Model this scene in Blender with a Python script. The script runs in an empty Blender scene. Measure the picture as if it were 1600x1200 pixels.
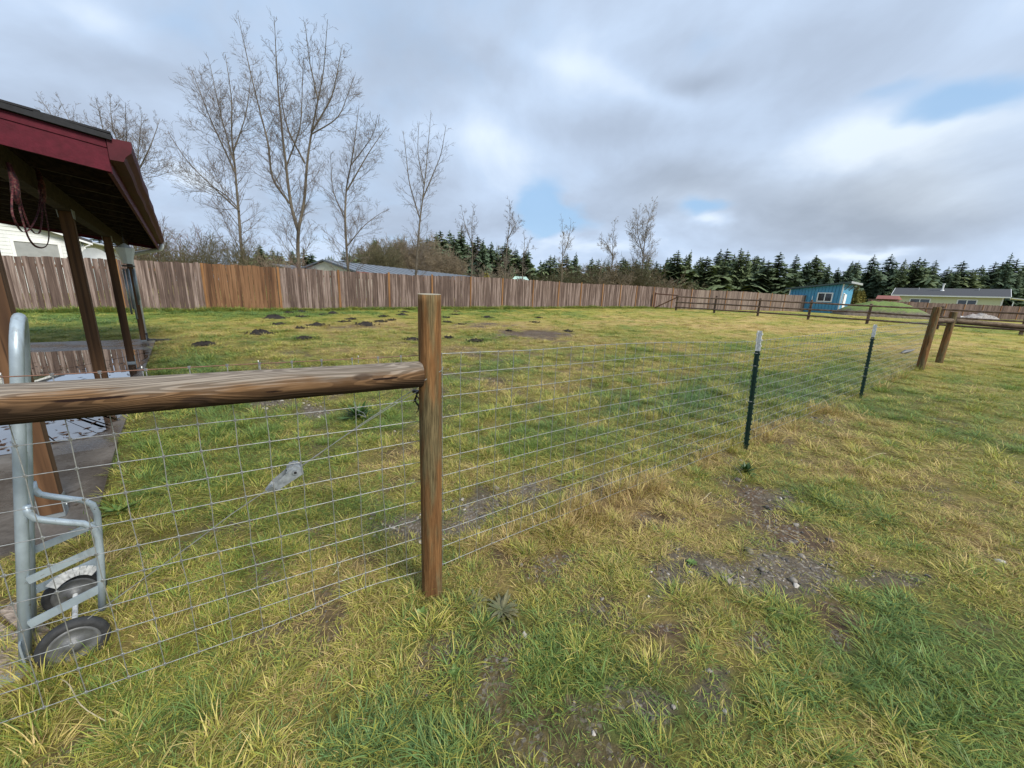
import bpy, math, random
import numpy as np
from mathutils import Vector, Matrix, Euler

random.seed(7)
RNG = np.random.default_rng(11)
scene = bpy.context.scene
COL = scene.collection
PI = math.pi

# ------------------------------------------------------------------ camera, sky, sun, exposure
FPX, PITCH, ROLL, EYE = 590.0, math.radians(13.4), math.radians(2.3), 1.5
_U0 = np.array([0, math.sin(PITCH), math.cos(PITCH)])
CF = np.array([0, math.cos(PITCH), -math.sin(PITCH)])
CR = math.cos(ROLL) * np.array([1, 0, 0.]) + math.sin(ROLL) * _U0
CU = -math.sin(ROLL) * np.array([1, 0, 0.]) + math.cos(ROLL) * _U0
CO = np.array([0, 0, EYE])
cam_d = bpy.data.cameras.new("camera")
cam = bpy.data.objects.new("camera", cam_d)
COL.objects.link(cam)
M = Matrix.Identity(4)
for i in range(3):
    M[i][0], M[i][1], M[i][2], M[i][3] = CR[i], CU[i], -CF[i], CO[i]
cam.matrix_world = M
cam_d.sensor_width = 36.0
cam_d.lens = FPX / 1600 * 36.0
cam_d.clip_start = 0.05
cam_d.clip_end = 3000
scene.camera = cam

SUN_EL, SUN_AZ = math.radians(40), math.radians(132)      # azimuth from +Y (straight ahead), clockwise
SUN_STRENGTH = 3.3
vs = scene.view_settings
vs.view_transform = 'Standard'
vs.look = 'None'
vs.gamma = 1.0
vs.use_curve_mapping = False
vs.exposure = 0.47

w = bpy.data.worlds.new("World")
scene.world = w
w.use_nodes = True
wn = w.node_tree
wn.nodes.clear()


class G:
    """tiny node-graph helper"""
    def __init__(s, nt): s.nt = nt
    def n(s, t, **kw):
        nd = s.nt.nodes.new(t)
        for k, v in kw.items(): setattr(nd, k, v)
        return nd
    def put(s, sock, v):
        if v is None: return
        if isinstance(v, bpy.types.NodeSocket): s.nt.links.new(v, sock)
        else:
            if isinstance(v, (tuple, list)) and len(v) == 3 and sock.type == 'RGBA': v = (*v, 1)
            sock.default_value = v
    def m(s, op, a, b=None, c=None, clamp=False):
        nd = s.n('ShaderNodeMath', operation=op, use_clamp=clamp)
        s.put(nd.inputs[0], a); s.put(nd.inputs[1], b)
        if c is not None: s.put(nd.inputs[2], c)
        return nd.outputs[0]
    def vm(s, op, a, b=None):
        nd = s.n('ShaderNodeVectorMath', operation=op)
        s.put(nd.inputs[0], a); s.put(nd.inputs[1], b)
        return nd.outputs['Value'] if op in ('DOT_PRODUCT', 'LENGTH', 'DISTANCE') else nd.outputs[0]
    def scale(s, v, sc):
        return s.vm('MULTIPLY', v, sc)
    def noise(s, vec, scale, detail=4, rough=0.55, dist=0.0, col=False):
        nd = s.n('ShaderNodeTexNoise')
        s.put(nd.inputs['Vector'], vec); s.put(nd.inputs['Scale'], scale)
        nd.inputs['Detail'].default_value = detail; nd.inputs['Roughness'].default_value = rough
        nd.inputs['Distortion'].default_value = dist
        return nd.outputs['Color' if col else 'Fac']
    def ramp(s, fac, stops, interp='LINEAR'):
        nd = s.n('ShaderNodeValToRGB')
        cr = nd.color_ramp; cr.interpolation = interp
        while len(cr.elements) < len(stops): cr.elements.new(0.5)
        for e, (p, c) in zip(cr.elements, stops):
            e.position = p
            e.color = (*c, 1) if isinstance(c, (tuple, list)) else (c, c, c, 1)
        s.put(nd.inputs[0], fac)
        return nd.outputs[0]
    def mix(s, f, a, b, blend='MIX'):
        nd = s.n('ShaderNodeMix', data_type='RGBA', blend_type=blend)
        s.put(nd.inputs[0], f); s.put(nd.inputs[6], a); s.put(nd.inputs[7], b)
        return nd.outputs[2]
    def mr(s, v, a, b, c=0.0, d=1.0, interp='SMOOTHSTEP'):
        nd = s.n('ShaderNodeMapRange', interpolation_type=interp)
        s.put(nd.inputs[0], v)
        for i, x in enumerate((a, b, c, d)): s.put(nd.inputs[i + 1], x)
        return nd.outputs[0]
    def sep(s, v):
        nd = s.n('ShaderNodeSeparateXYZ'); s.put(nd.inputs[0], v); return nd.outputs
    def comb(s, x, y, z):
        nd = s.n('ShaderNodeCombineXYZ')
        for i, v in enumerate((x, y, z)): s.put(nd.inputs[i], v)
        return nd.outputs[0]
    def bump(s, h, strength=0.4, dist=0.01):
        nd = s.n('ShaderNodeBump'); nd.inputs['Strength'].default_value = strength; nd.inputs['Distance'].default_value = dist
        s.put(nd.inputs['Height'], h); return nd.outputs[0]
    def attr(s, name, kind='GEOMETRY'):
        nd = s.n('ShaderNodeAttribute', attribute_name=name, attribute_type=kind); return nd.outputs


def build_sky():
    g = G(wn)
    out = g.n('ShaderNodeOutputWorld')
    bg = g.n('ShaderNodeBackground')
    bg.inputs['Strength'].default_value = 0.087
    sky = g.n('ShaderNodeTexSky', sky_type='NISHITA')
    sky.sun_disc = False
    sky.sun_elevation = SUN_EL
    sky.sun_rotation = SUN_AZ
    sky.altitude = 50; sky.air_density = 1.0; sky.dust_density = 1.0; sky.ozone_density = 1.0
    tc = g.n('ShaderNodeTexCoord')
    d = g.vm('NORMALIZE', tc.outputs['Generated'])
    x, y, z = g.sep(d)
    zc = g.m('MAXIMUM', z, 0.0)
    den = g.m('ADD', zc, 0.42)
    u = g.m('DIVIDE', x, den); v = g.m('DIVIDE', y, den)
    p = g.comb(u, v, 0.0)
    warp = g.noise(p, 0.7, 3, 0.5, 0, True)
    pw = g.vm('ADD', p, g.scale(g.vm('SUBTRACT', warp, (0.5, 0.5, 0.5)), (0.9, 0.9, 0.9)))
    n1 = g.noise(pw, 1.35, 7, 0.54)             # cloud body
    n2 = g.noise(g.vm('ADD', pw, (7.3, 2.1, 3.0)), 0.8, 4, 0.5)
    n3 = g.noise(g.vm('ADD', pw, (3.3, 9.1, 1.0)), 4.2, 6, 0.55)
    # angular coordinates, lightly warped, for the larger cloud masses
    az = g.m('ARCTAN2', x, y); el = g.m('ARCSINE', z)
    wv = g.noise(p, 1.6, 5, 0.55, 0, True)
    wx, wy, _ = g.sep(wv)
    az = g.m('ADD', az, g.m('MULTIPLY', g.m('SUBTRACT', wx, 0.5), 0.30))
    el = g.m('ADD', el, g.m('MULTIPLY', g.m('SUBTRACT', wy, 0.5), 0.16))
    def blob(a0, e0, ra, re, amp, tilt=0.0):
        da = g.m('SUBTRACT', az, a0); de = g.m('SUBTRACT', g.m('SUBTRACT', el, e0), g.m('MULTIPLY', da, tilt))
        q = g.m('ADD', g.m('POWER', g.m('DIVIDE', da, ra), 2.0), g.m('POWER', g.m('DIVIDE', de, re), 2.0))
        return g.m('MULTIPLY', g.m('EXPONENT', g.m('MULTIPLY', q, -1.0)), amp)
    def sumup(l):
        t = l[0]
        for q in l[1:]: t = g.m('ADD', t, q)
        return t
    tone = sumup([g.m('ADD', g.m('MULTIPLY', g.m('SUBTRACT', n1, 0.5), 1.5), 0.52),
                  g.m('MULTIPLY', g.m('SUBTRACT', n3, 0.5), 0.55)] +
                 [blob(*b) for b in SKY_TONE])
    hole = sumup([g.m('ADD', g.m('MULTIPLY', g.m('SUBTRACT', n2, 0.56), 1.5), g.m('MULTIPLY', g.m('SUBTRACT', n3, 0.5), 0.6))] +
                 [blob(*b) for b in SKY_HOLE])
    cloud = g.ramp(tone, [(0.0, (3.3, 3.95, 5.0)), (0.35, (4.1, 4.95, 6.3)), (0.62, (5.0, 6.15, 7.9)), (1.0, (7.0, 8.0, 9.2))])
    warm = sumup([blob(*b) for b in SKY_WARM])
    cloud = g.mix(g.m('MULTIPLY', warm, 1.0, None, True), cloud, g.mix(g.m('MULTIPLY', tone, 1.0, None, True), (3.3, 3.8, 4.5), (6.4, 7.1, 7.8)))
    blue = g.mix(0.62, sky.outputs[0], (3.6, 6.0, 9.0))
    hm = g.mr(hole, 0.12, 0.62)
    colr = g.mix(g.m('MULTIPLY', hm, 0.85), cloud, blue)
    colr = g.mix(g.mr(z, -0.02, -0.10), colr, (0.6, 0.65, 0.6))
    g.put(bg.inputs['Color'], colr)
    wn.links.new(bg.outputs[0], out.inputs[0])


def px_dir(px, py):
    d = (px - 800) / FPX * CR - (py - 600) / FPX * CU + CF
    return d / np.linalg.norm(d)


def pa(px, py):
    d = px_dir(px, py)
    return math.atan2(d[0], d[1]), math.asin(d[2])


# cloud masses by azimuth, elevation (radians), their half widths, strength
def sb(px, py, wpx, hpx, amp, tilt=0.0):
    a0, e0 = pa(px, py); a1, _ = pa(px + wpx, py); a2, _ = pa(px - wpx, py); _, e1 = pa(px, py - hpx); _, e2 = pa(px, py + hpx)
    return (a0, e0, abs(a1 - a2) / 2, abs(e1 - e2) / 2, amp, tilt)


SKY_TONE = [sb(1360, 215, 190, 42, .75), sb(1440, 345, 200, 46, -.50), sb(1250, 330, 120, 30, -.22), sb(1340, 388, 80, 11, .75), sb(945, 120, 150, 26, .25, -.3),
            sb(1080, 118, 46, 22, -.38), sb(920, 205, 110, 34, -.25), sb(1060, 270, 100, 26, -.35), sb(1200, 80, 150, 50, -.15), sb(700, 80, 120, 40, -.15),
            sb(1010, 330, 50, 14, -.30), sb(930, 372, 90, 12, .45), sb(300, 270, 60, 26, .60), sb(110, 40, 60, 30, .30), sb(420, 200, 160, 60, .15),
            sb(560, 330, 160, 60, -.20), sb(760, 220, 60, 50, .30), sb(1540, 60, 100, 60, .25), sb(640, 200, 60, 40, .20), sb(160, 110, 120, 30, -.25), sb(1130, 335, 40, 10, .5)]
SKY_HOLE = [sb(1470, 165, 150, 26, .75), sb(1330, 160, 90, 16, .40), sb(868, 342, 70, 22, .95), sb(845, 320, 30, 40, .5), sb(1120, 316, 60, 15, .70, .1), sb(1560, 390, 60, 10, .35),
            sb(640, 370, 40, 16, .30), sb(1090, 60, 50, 30, .2), (2.2, 0.5, 0.4, 0.1, 0.5), (-2.4, 0.4, 0.4, 0.1, 0.5)]
SKY_WARM = [sb(1420, 290, 230, 90, .75), sb(1080, 290, 120, 40, .35)]
build_sky()

sun_d = bpy.data.lights.new("sun", 'SUN')
sun_d.energy = SUN_STRENGTH
sun_d.angle = math.radians(20)
sun_d.color = (1.0, 0.94, 0.84)
sun = bpy.data.objects.new("sun", sun_d)
COL.objects.link(sun)
_sd = Vector((math.sin(SUN_AZ) * math.cos(SUN_EL), math.cos(SUN_AZ) * math.cos(SUN_EL), math.sin(SUN_EL)))
sun.rotation_euler = _sd.to_track_quat('Z', 'Y').to_euler()
sun.location = (0, 0, 30)

# ------------------------------------------------------------------ noise and terrain
def _hash(ix, iy, seed):
    h = (ix.astype(np.int64) * 374761393 + iy.astype(np.int64) * 668265263 + seed * 1274126177) & 0x7fffffff
    h = ((h ^ (h >> 13)) * 1274126177) & 0x7fffffff
    return ((h ^ (h >> 16)) & 0xffff) / 65535.0


def vnoise(x, y, seed=0):
    x = np.asarray(x, float); y = np.asarray(y, float)
    ix = np.floor(x); iy = np.floor(y)
    fx = x - ix; fy = y - iy
    fx = fx * fx * (3 - 2 * fx); fy = fy * fy * (3 - 2 * fy)
    a = _hash(ix, iy, seed); b = _hash(ix + 1, iy, seed); c = _hash(ix, iy + 1, seed); d = _hash(ix + 1, iy + 1, seed)
    return (a * (1 - fx) + b * fx) * (1 - fy) + (c * (1 - fx) + d * fx) * fy


def fbm(x, y, scale, oct=4, seed=0):
    s = 0; amp = 1; tot = 0
    for i in range(oct):
        s = s + amp * vnoise(np.asarray(x) / scale + 17.3 * i, np.asarray(y) / scale - 9.1 * i, seed + i)
        tot += amp; amp *= 0.55; scale /= 2.05
    return s / tot


def sstep(v, a, b):
    t = np.clip((v - a) / (b - a), 0, 1)
    return t * t * (3 - 2 * t)


def base_h(x, y):
    t = np.maximum(0, np.asarray(y, float) - 1.0)
    return np.where(t < 20, 0.0265 * t, 0.53 + 0.40 * (1 - np.exp(-(np.maximum(t, 20) - 20) * 0.0265 / 0.40)))


# carport slab frame: origin at the nearest corner post, DV runs along the row of posts, PV towards the field
CP0 = np.array([-2.80, 2.064]); DV = np.array([-0.657, 0.754]); PV = np.array([0.754, 0.657])
SLAB_Z = 0.125
def slab_tq(x, y):
    dx = np.asarray(x, float) - CP0[0]; dy = np.asarray(y, float) - CP0[1]
    return dx * DV[0] + dy * DV[1], dx * PV[0] + dy * PV[1]
def slab_h(t):
    return np.where(t < 1.0, 0.035 + (SLAB_Z - 0.035) * np.clip((t + 0.3) / 1.3, 0, 1), SLAB_Z)
T0, T1, Q0, Q1 = -0.32, 9.05, -4.6, 0.19


def gz(x, y):
    x = np.asarray(x, float); y = np.asarray(y, float)
    b = base_h(x, y)
    r = np.hypot(x, y)
    rel = (fbm(x, y, 0.9, 4, 3) - 0.5) * 0.055 + (fbm(x, y, 5.0, 2, 9) - 0.5) * 0.10 * sstep(r, 3, 12)
    b = b + rel
    t, q = slab_tq(x, y)
    d = np.maximum(np.maximum(T0 - t, t - T1), np.maximum(Q0 - q, q - Q1))
    sh = slab_h(t)
    k = 1 - sstep(d, 0.05, 0.8)
    b = b * (1 - k) + (sh - 0.03) * k
    return np.where(d < 0, sh - 0.07, b)


def ground_at(px, py):
    d = px_dir(px, py)
    t = np.arange(0.3, 500, 0.01) if py < 560 else np.arange(0.3, 30, 0.004)
    p = CO[None] + d[None] * t[:, None]
    k = np.argmax(p[:, 2] <= base_h(p[:, 0], p[:, 1]))
    return p[k]


def at_y(px, py, y):
    d = px_dir(px, py)
    return CO + d * (y / d[1])


def at_z(px, py, z):
    d = px_dir(px, py)
    return CO + d * ((z - EYE) / d[2])


def in_plane(px, py, a, dv):
    d = px_dir(px, py)
    n = np.array([-dv[1], dv[0]])
    return CO + d * ((a[:2] - CO[:2]).dot(n) / d[:2].dot(n))

# ------------------------------------------------------------------ object helpers
ORG = {}


class MB:
    """collects shapes in world coordinates; build() links them as ONE mesh object"""
    def __init__(s): s.v = []; s.f = []; s.mi = []; s.cur = 0; s.sm = []; s.smooth = False
    def add(s, vs_, fs):
        o = len(s.v)
        s.v.extend([tuple(map(float, q)) for q in vs_])
        for f in fs:
            s.f.append([i + o for i in f]); s.mi.append(s.cur); s.sm.append(s.smooth)
    def box(s, c, size, ax=None, bev=0.0):
        c = np.array(c, float); h = np.array(size, float) / 2
        A = np.eye(3) if ax is None else np.array(ax, float)
        P = [c + A[0] * h[0] * i + A[1] * h[1] * j + A[2] * h[2] * k for i in (-1, 1) for j in (-1, 1) for k in (-1, 1)]
        s.add(P, [(0, 1, 3, 2), (4, 6, 7, 5), (0, 4, 5, 1), (2, 3, 7, 6), (0, 2, 6, 4), (1, 5, 7, 3)])
    def beam(s, a, b, wd, th, up=(0, 0, 1)):
        a = np.array(a, float); b = np.array(b, float)
        d = b - a; L = np.linalg.norm(d); d = d / L
        u = np.array(up, float)
        sd = np.cross(d, u); sd /= np.linalg.norm(sd); u = np.cross(sd, d)
        s.box((a + b) / 2, (L, wd, th), (d, sd, u))
    def tube(s, pts, rad, n=6, caps=True, flat=1.0):
        pts = [np.array(p, float) for p in pts]
        if not hasattr(rad, '__len__'): rad = [rad] * len(pts)
        t = pts[1] - pts[0]
        ref = np.array([0, 0, 1.]) if abs(t[2]) < 0.8 * np.linalg.norm(t) else np.array([1., 0, 0])
        V = []; k = len(pts)
        for i in range(k):
            t = pts[min(i + 1, k - 1)] - pts[max(i - 1, 0)]
            t = t / (np.linalg.norm(t) + 1e-12)
            a = np.cross(t, ref); a /= (np.linalg.norm(a) + 1e-12); b = np.cross(a, t); ref = b
            for j in range(n):
                th = 2 * PI * j / n
                V.append(pts[i] + rad[i] * (math.cos(th) * a + flat * math.sin(th) * b))
        F = []
        for i in range(k - 1):
            for j in range(n):
                j2 = (j + 1) % n
                F.append((i * n + j, i * n + j2, (i + 1) * n + j2, (i + 1) * n + j))
        if caps:
            F.append(tuple(range(n))[::-1]); F.append(tuple((k - 1) * n + j for j in range(n)))
        s.add(V, F)
    def prism(s, poly, ext):
        """poly: list of 3d points (planar); extruded by the vector ext"""
        n = len(poly); e = np.array(ext, float)
        V = [np.array(p, float) for p in poly] + [np.array(p, float) + e for p in poly]
        F = [tuple(range(n))[::-1], tuple(range(n, 2 * n))] + [(i, (i + 1) % n, n + (i + 1) % n, n + i) for i in range(n)]
        s.add(V, F)
    def build(s, name, mats, parent=None, origin=None, smooth=None):
        if not isinstance(mats, (list, tuple)): mats = [mats]
        po = ORG.get(parent.name, np.zeros(3)) if parent else np.zeros(3)
        if origin is None:
            if parent is not None: origin = po
            else:
                A = np.array(s.v); origin = np.array([A[:, 0].mean(), A[:, 1].mean(), A[:, 2].min()])
        origin = np.array(origin, float)
        me = bpy.data.meshes.new(name)
        me.from_pydata([tuple(np.array(q) - origin) for q in s.v], [], s.f)
        for mt in mats: me.materials.append(mt)
        if len(mats) > 1: me.polygons.foreach_set('material_index', s.mi)
        if smooth is not None: me.polygons.foreach_set('use_smooth', [smooth] * len(s.f))
        elif any(s.sm): me.polygons.foreach_set('use_smooth', s.sm)
        me.update()
        o = bpy.data.objects.new(name, me)
        COL.objects.link(o)
        o.location = origin - po
        if parent is not None: o.parent = parent
        ORG[o.name] = origin
        return o


def tag(o, label=None, cat=None, group=None, kind=None):
    if label: o['label'] = label
    if cat: o['category'] = cat
    if group: o['group'] = group
    if kind: o['kind'] = kind
    return o


def thing(name, loc, label, cat, group=None):
    o = bpy.data.objects.new(name, None)
    o.empty_display_size = 0.2
    COL.objects.link(o)
    o.location = tuple(map(float, loc))
    ORG[o.name] = np.array(loc, float)
    return tag(o, label, cat, group)


def new_mat(name):
    m_ = bpy.data.materials.new(name); m_.use_nodes = True
    nt = m_.node_tree
    bs = nt.nodes['Principled BSDF']
    return m_, G(nt), bs


def simple(name, c, rough=0.7, var=0.15, scale=8.0, metal=0.0, bump=0.15, spec=0.5, stretch=(1, 1, 1), rnd=0.0):
    m_, g, bs = new_mat(name)
    tc = g.n('ShaderNodeTexCoord').outputs['Object']
    v = g.scale(tc, stretch)
    n_ = g.noise(v, scale, 5, 0.6)
    lo = tuple(q * (1 - var) for q in c); hi = tuple(min(1, q * (1 + var)) for q in c)
    col = g.ramp(n_, [(0.3, lo), (0.7, hi)])
    if rnd:
        oi = g.n('ShaderNodeObjectInfo').outputs['Random']
        col = g.mix(1.0, col, g.ramp(oi, [(0, (1 - rnd,) * 3), (1, (1 + rnd,) * 3)]), 'MULTIPLY')
    g.put(bs.inputs['Base Color'], col)
    bs.inputs['Roughness'].default_value = rough
    bs.inputs['Metallic'].default_value = metal
    bs.inputs['Specular IOR Level'].default_value = spec
    if bump: g.put(bs.inputs['Normal'], g.bump(g.noise(v, scale * 4, 4, 0.6), bump, 0.01))
    return m_

# ------------------------------------------------------------------ what grows where (world ellipses)
def ell(px, py, wpx, hpx, kind, amt):
    if kind in 'dr': wpx *= 1.2; hpx *= 1.25; amt = min(1.15, amt * 1.2)
    c = ground_at(px, py)
    a = ground_at(px - wpx, py)[:2]; b = ground_at(px + wpx, py)[:2]
    u = ground_at(px, py + hpx)[:2]; l = ground_at(px, max(py - hpx, 486))[:2]
    A = (b - a) / 2; B = (l - u) / 2
    return (c[:2], np.linalg.inv(np.array([A, B]).T), kind, amt)


ELLS = [ell(*e) for e in [
    # lush green
    (750, 690, 80, 26, 'g', .9), (860, 665, 90, 30, 'g', .9), (980, 640, 110, 34, 'g', 1.), (1090, 625, 110, 36, 'g', 1.),
    (1210, 600, 90, 28, 'g', .9), (1310, 585, 50, 18, 'g', .7), (440, 489, 190, 8, 'g', 1.3), (130, 500, 110, 14, 'g', 1.1),
    (740, 487, 90, 6, 'g', .9), (250, 740, 70, 60, 'g', .8), (330, 660, 120, 40, 'g', .7), (560, 655, 50, 22, 'g', .9),
    (300, 560, 60, 26, 'g', .8), (430, 700, 70, 40, 'g', .5), (300, 1130, 260, 70, 'g', .7), (600, 1150, 140, 60, 'g', .8),
    (1010, 1090, 60, 60, 'g', .4), (1400, 1010, 120, 60, 'g', .75), (1330, 1090, 170, 70, 'g', .5), (760, 530, 40, 8, 'g', .7),
    (1300, 800, 130, 40, 'g', .45), (1450, 690, 160, 34, 'g', .45), (520, 538, 50, 8, 'g', .5), (800, 800, 50, 24, 'g', .4),
    (1050, 555, 70, 10, 'g', .4), (920, 535, 60, 6, 'g', .4), (1380, 640, 60, 16, 'g', .5), (640, 850, 60, 30, 'g', .5),
    (1150, 1000, 60, 40, 'g', .4), (200, 1090, 140, 60, 'g', .5), (420, 1050, 160, 50, 'g', .5),
    # yellow moss and lime grass
    (520, 790, 140, 60, 'y', .7), (250, 870, 140, 70, 'y', .8), (80, 900, 90, 70, 'y', .9), (900, 560, 180, 20, 'y', .5),
    (1150, 530, 200, 14, 'y', .6), (1500, 550, 120, 12, 'y', .8), (1480, 600, 120, 18, 'y', .6), (930, 890, 110, 50, 'y', .6),
    (850, 600, 100, 16, 'y', .5), (1540, 800, 90, 70, 'y', .4), (1250, 560, 90, 12, 'y', .5), (450, 860, 120, 50, 'y', .6),
    (1260, 700, 60, 26, 'y', .5), (880, 980, 120, 60, 'y', .4),
    # straw and orange dead grass
    (970, 800, 100, 46, 's', .75), (1060, 840, 60, 36, 's', .5), (560, 510, 150, 13, 's', 1.1), (560, 545, 150, 16, 's', .9), (560, 512, 90, 8, 'd', .38), (640, 535, 60, 8, 'd', .35),
    (800, 512, 150, 9, 's', 1.1), (870, 530, 110, 8, 's', .9), (1260, 510, 190, 9, 's', .95), (1150, 502, 190, 7, 's', .9),
    (1430, 540, 160, 14, 's', .8), (760, 880, 50, 30, 's', .4), (1530, 900, 80, 60, 's', .5), (1480, 1130, 110, 50, 's', .3),
    (1100, 560, 160, 14, 's', .6), (1230, 690, 40, 14, 's', .4), (960, 600, 150, 12, 's', .25), (1560, 660, 60, 30, 's', .3),
    (380, 530, 110, 10, 's', .35),
    # bare earth
    (830, 522, 70, 6, 'd', .9), (760, 508, 50, 4, 'd', .6), (880, 536, 30, 4, 'd', .6), (1200, 800, 70, 34, 'd', .7),
    (1240, 840, 80, 26, 'd', .7), (1180, 770, 36, 18, 'd', .7), (1300, 975, 50, 24, 'd', .8), (1190, 1005, 50, 16, 'd', .7),
    (780, 960, 36, 22, 'd', .6), (930, 1050, 30, 20, 'd', .5), (385, 905, 34, 20, 'd', .7), (300, 920, 60, 20, 'd', .4),
    (20, 960, 50, 36, 'd', 1.), (1560, 970, 60, 24, 'd', .5), (720, 1060, 30, 16, 'd', .4), (1500, 790, 60, 14, 'd', .35),
    (1340, 930, 60, 20, 'd', .5), (1140, 745, 30, 12, 'd', .5), (560, 870, 40, 18, 'd', .4), (330, 1010, 30, 12, 'd', .4),
    # gravel
    (750, 790, 60, 18, 'r', .9), (700, 815, 40, 14, 'r', .8), (640, 820, 50, 18, 'r', .8), (840, 775, 60, 12, 'r', .5),
    (490, 640, 26, 12, 'r', .8), (430, 632, 40, 10, 'r', .6), (1060, 895, 60, 24, 'r', .9), (1215, 905, 90, 28, 'r', .9), (1180, 860, 60, 20, 'd', .8), (1120, 820, 40, 16, 'd', .6), (770, 1010, 40, 16, 'd', .6), (1030, 980, 50, 18, 'd', .5),
    (1390, 910, 50, 22, 'r', .7), (1110, 1090, 50, 30, 'r', .8), (1000, 1120, 36, 26, 'r', .7), (1230, 785, 40, 18, 'r', .6),
    (960, 1085, 24, 20, 'r', .5), (1140, 1130, 40, 26, 'r', .6),
]]


def fields(x, y):
    x = np.asarray(x, float); y = np.asarray(y, float)
    wx = x + (fbm(x, y, 0.55, 3, 21) - 0.5) * 0.45 * (1 + 0.08 * np.abs(y)); wy = y + (fbm(x, y, 0.55, 3, 31) - 0.5) * 0.45 * (1 + 0.08 * np.abs(y))
    acc = {k: np.zeros_like(x) for k in 'gysdr'}
    for c, Mi, k, a in ELLS:
        dx = wx - c[0]; dy = wy - c[1]
        q = (Mi[0, 0] * dx + Mi[0, 1] * dy) ** 2 + (Mi[1, 0] * dx + Mi[1, 1] * dy) ** 2
        acc[k] = np.maximum(acc[k], a * np.exp(-q * 0.8))
    r = np.hypot(x, y)
    n1 = fbm(x, y, 1.1, 4, 41); n2 = fbm(x, y, 3.7, 3, 51); n3 = fbm(x, y, 0.35, 3, 61); n4 = fbm(x, y, 0.16, 2, 65)
    dry = 0.43 + (n1 - 0.5) * 1.0 + (n2 - 0.5) * 0.7 + (n3 - 0.5) * 0.65 + (n4 - 0.5) * 0.4
    dry = dry - 0.46 * acc['g'] + 0.10 * acc['y'] + 0.36 * acc['s']
    dry = np.clip(dry + 0.05 * sstep(r, 8, 25), 0, 1)
    dirt = np.clip(acc['d'] * 1.25 + (n3 - 0.62) * 1.1 + (n1 - 0.6) * 0.5 - 0.3 * acc['g'], 0, 1)
    grav = np.clip(acc['r'] * 1.3 + (n3 - 0.6) * 0.8 * (acc['r'] > .1), 0, 1)
    hole = sstep(fbm(x, y, 0.26, 3, 93) + .25 * (fbm(x, y, 1.4, 2, 95) - .5), .57, .66) * np.clip(1 - .85 * acc['g'], 0, 1) * (1 - sstep(r, 9, 16))
    dirt = np.clip(np.maximum(dirt, hole * .60), 0, 1)
    bare = np.clip(np.maximum(sstep(dirt, .25, .8), sstep(grav, .25, .8)), 0, 1)
    return dry, dirt, grav, bare, acc['g']


C_GREEN = np.array([.12, .205, .036]); C_YEL = np.array([.34, .31, .060]); C_STRAW = np.array([.48, .35, .145])
C_DIRT = np.array([.092, .062, .042]); C_GRAV = np.array([.108, .090, .070])
def lerp3(t, a, b): return a[None] * (1 - t[:, None]) + b[None] * t[:, None]
def grass_col(dry):
    lo = lerp3(np.clip(dry * 2, 0, 1), C_GREEN, C_YEL)
    k = np.clip(dry * 2 - 1, 0, 1)[:, None]
    return lo * (1 - k) + C_STRAW[None] * k


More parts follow.
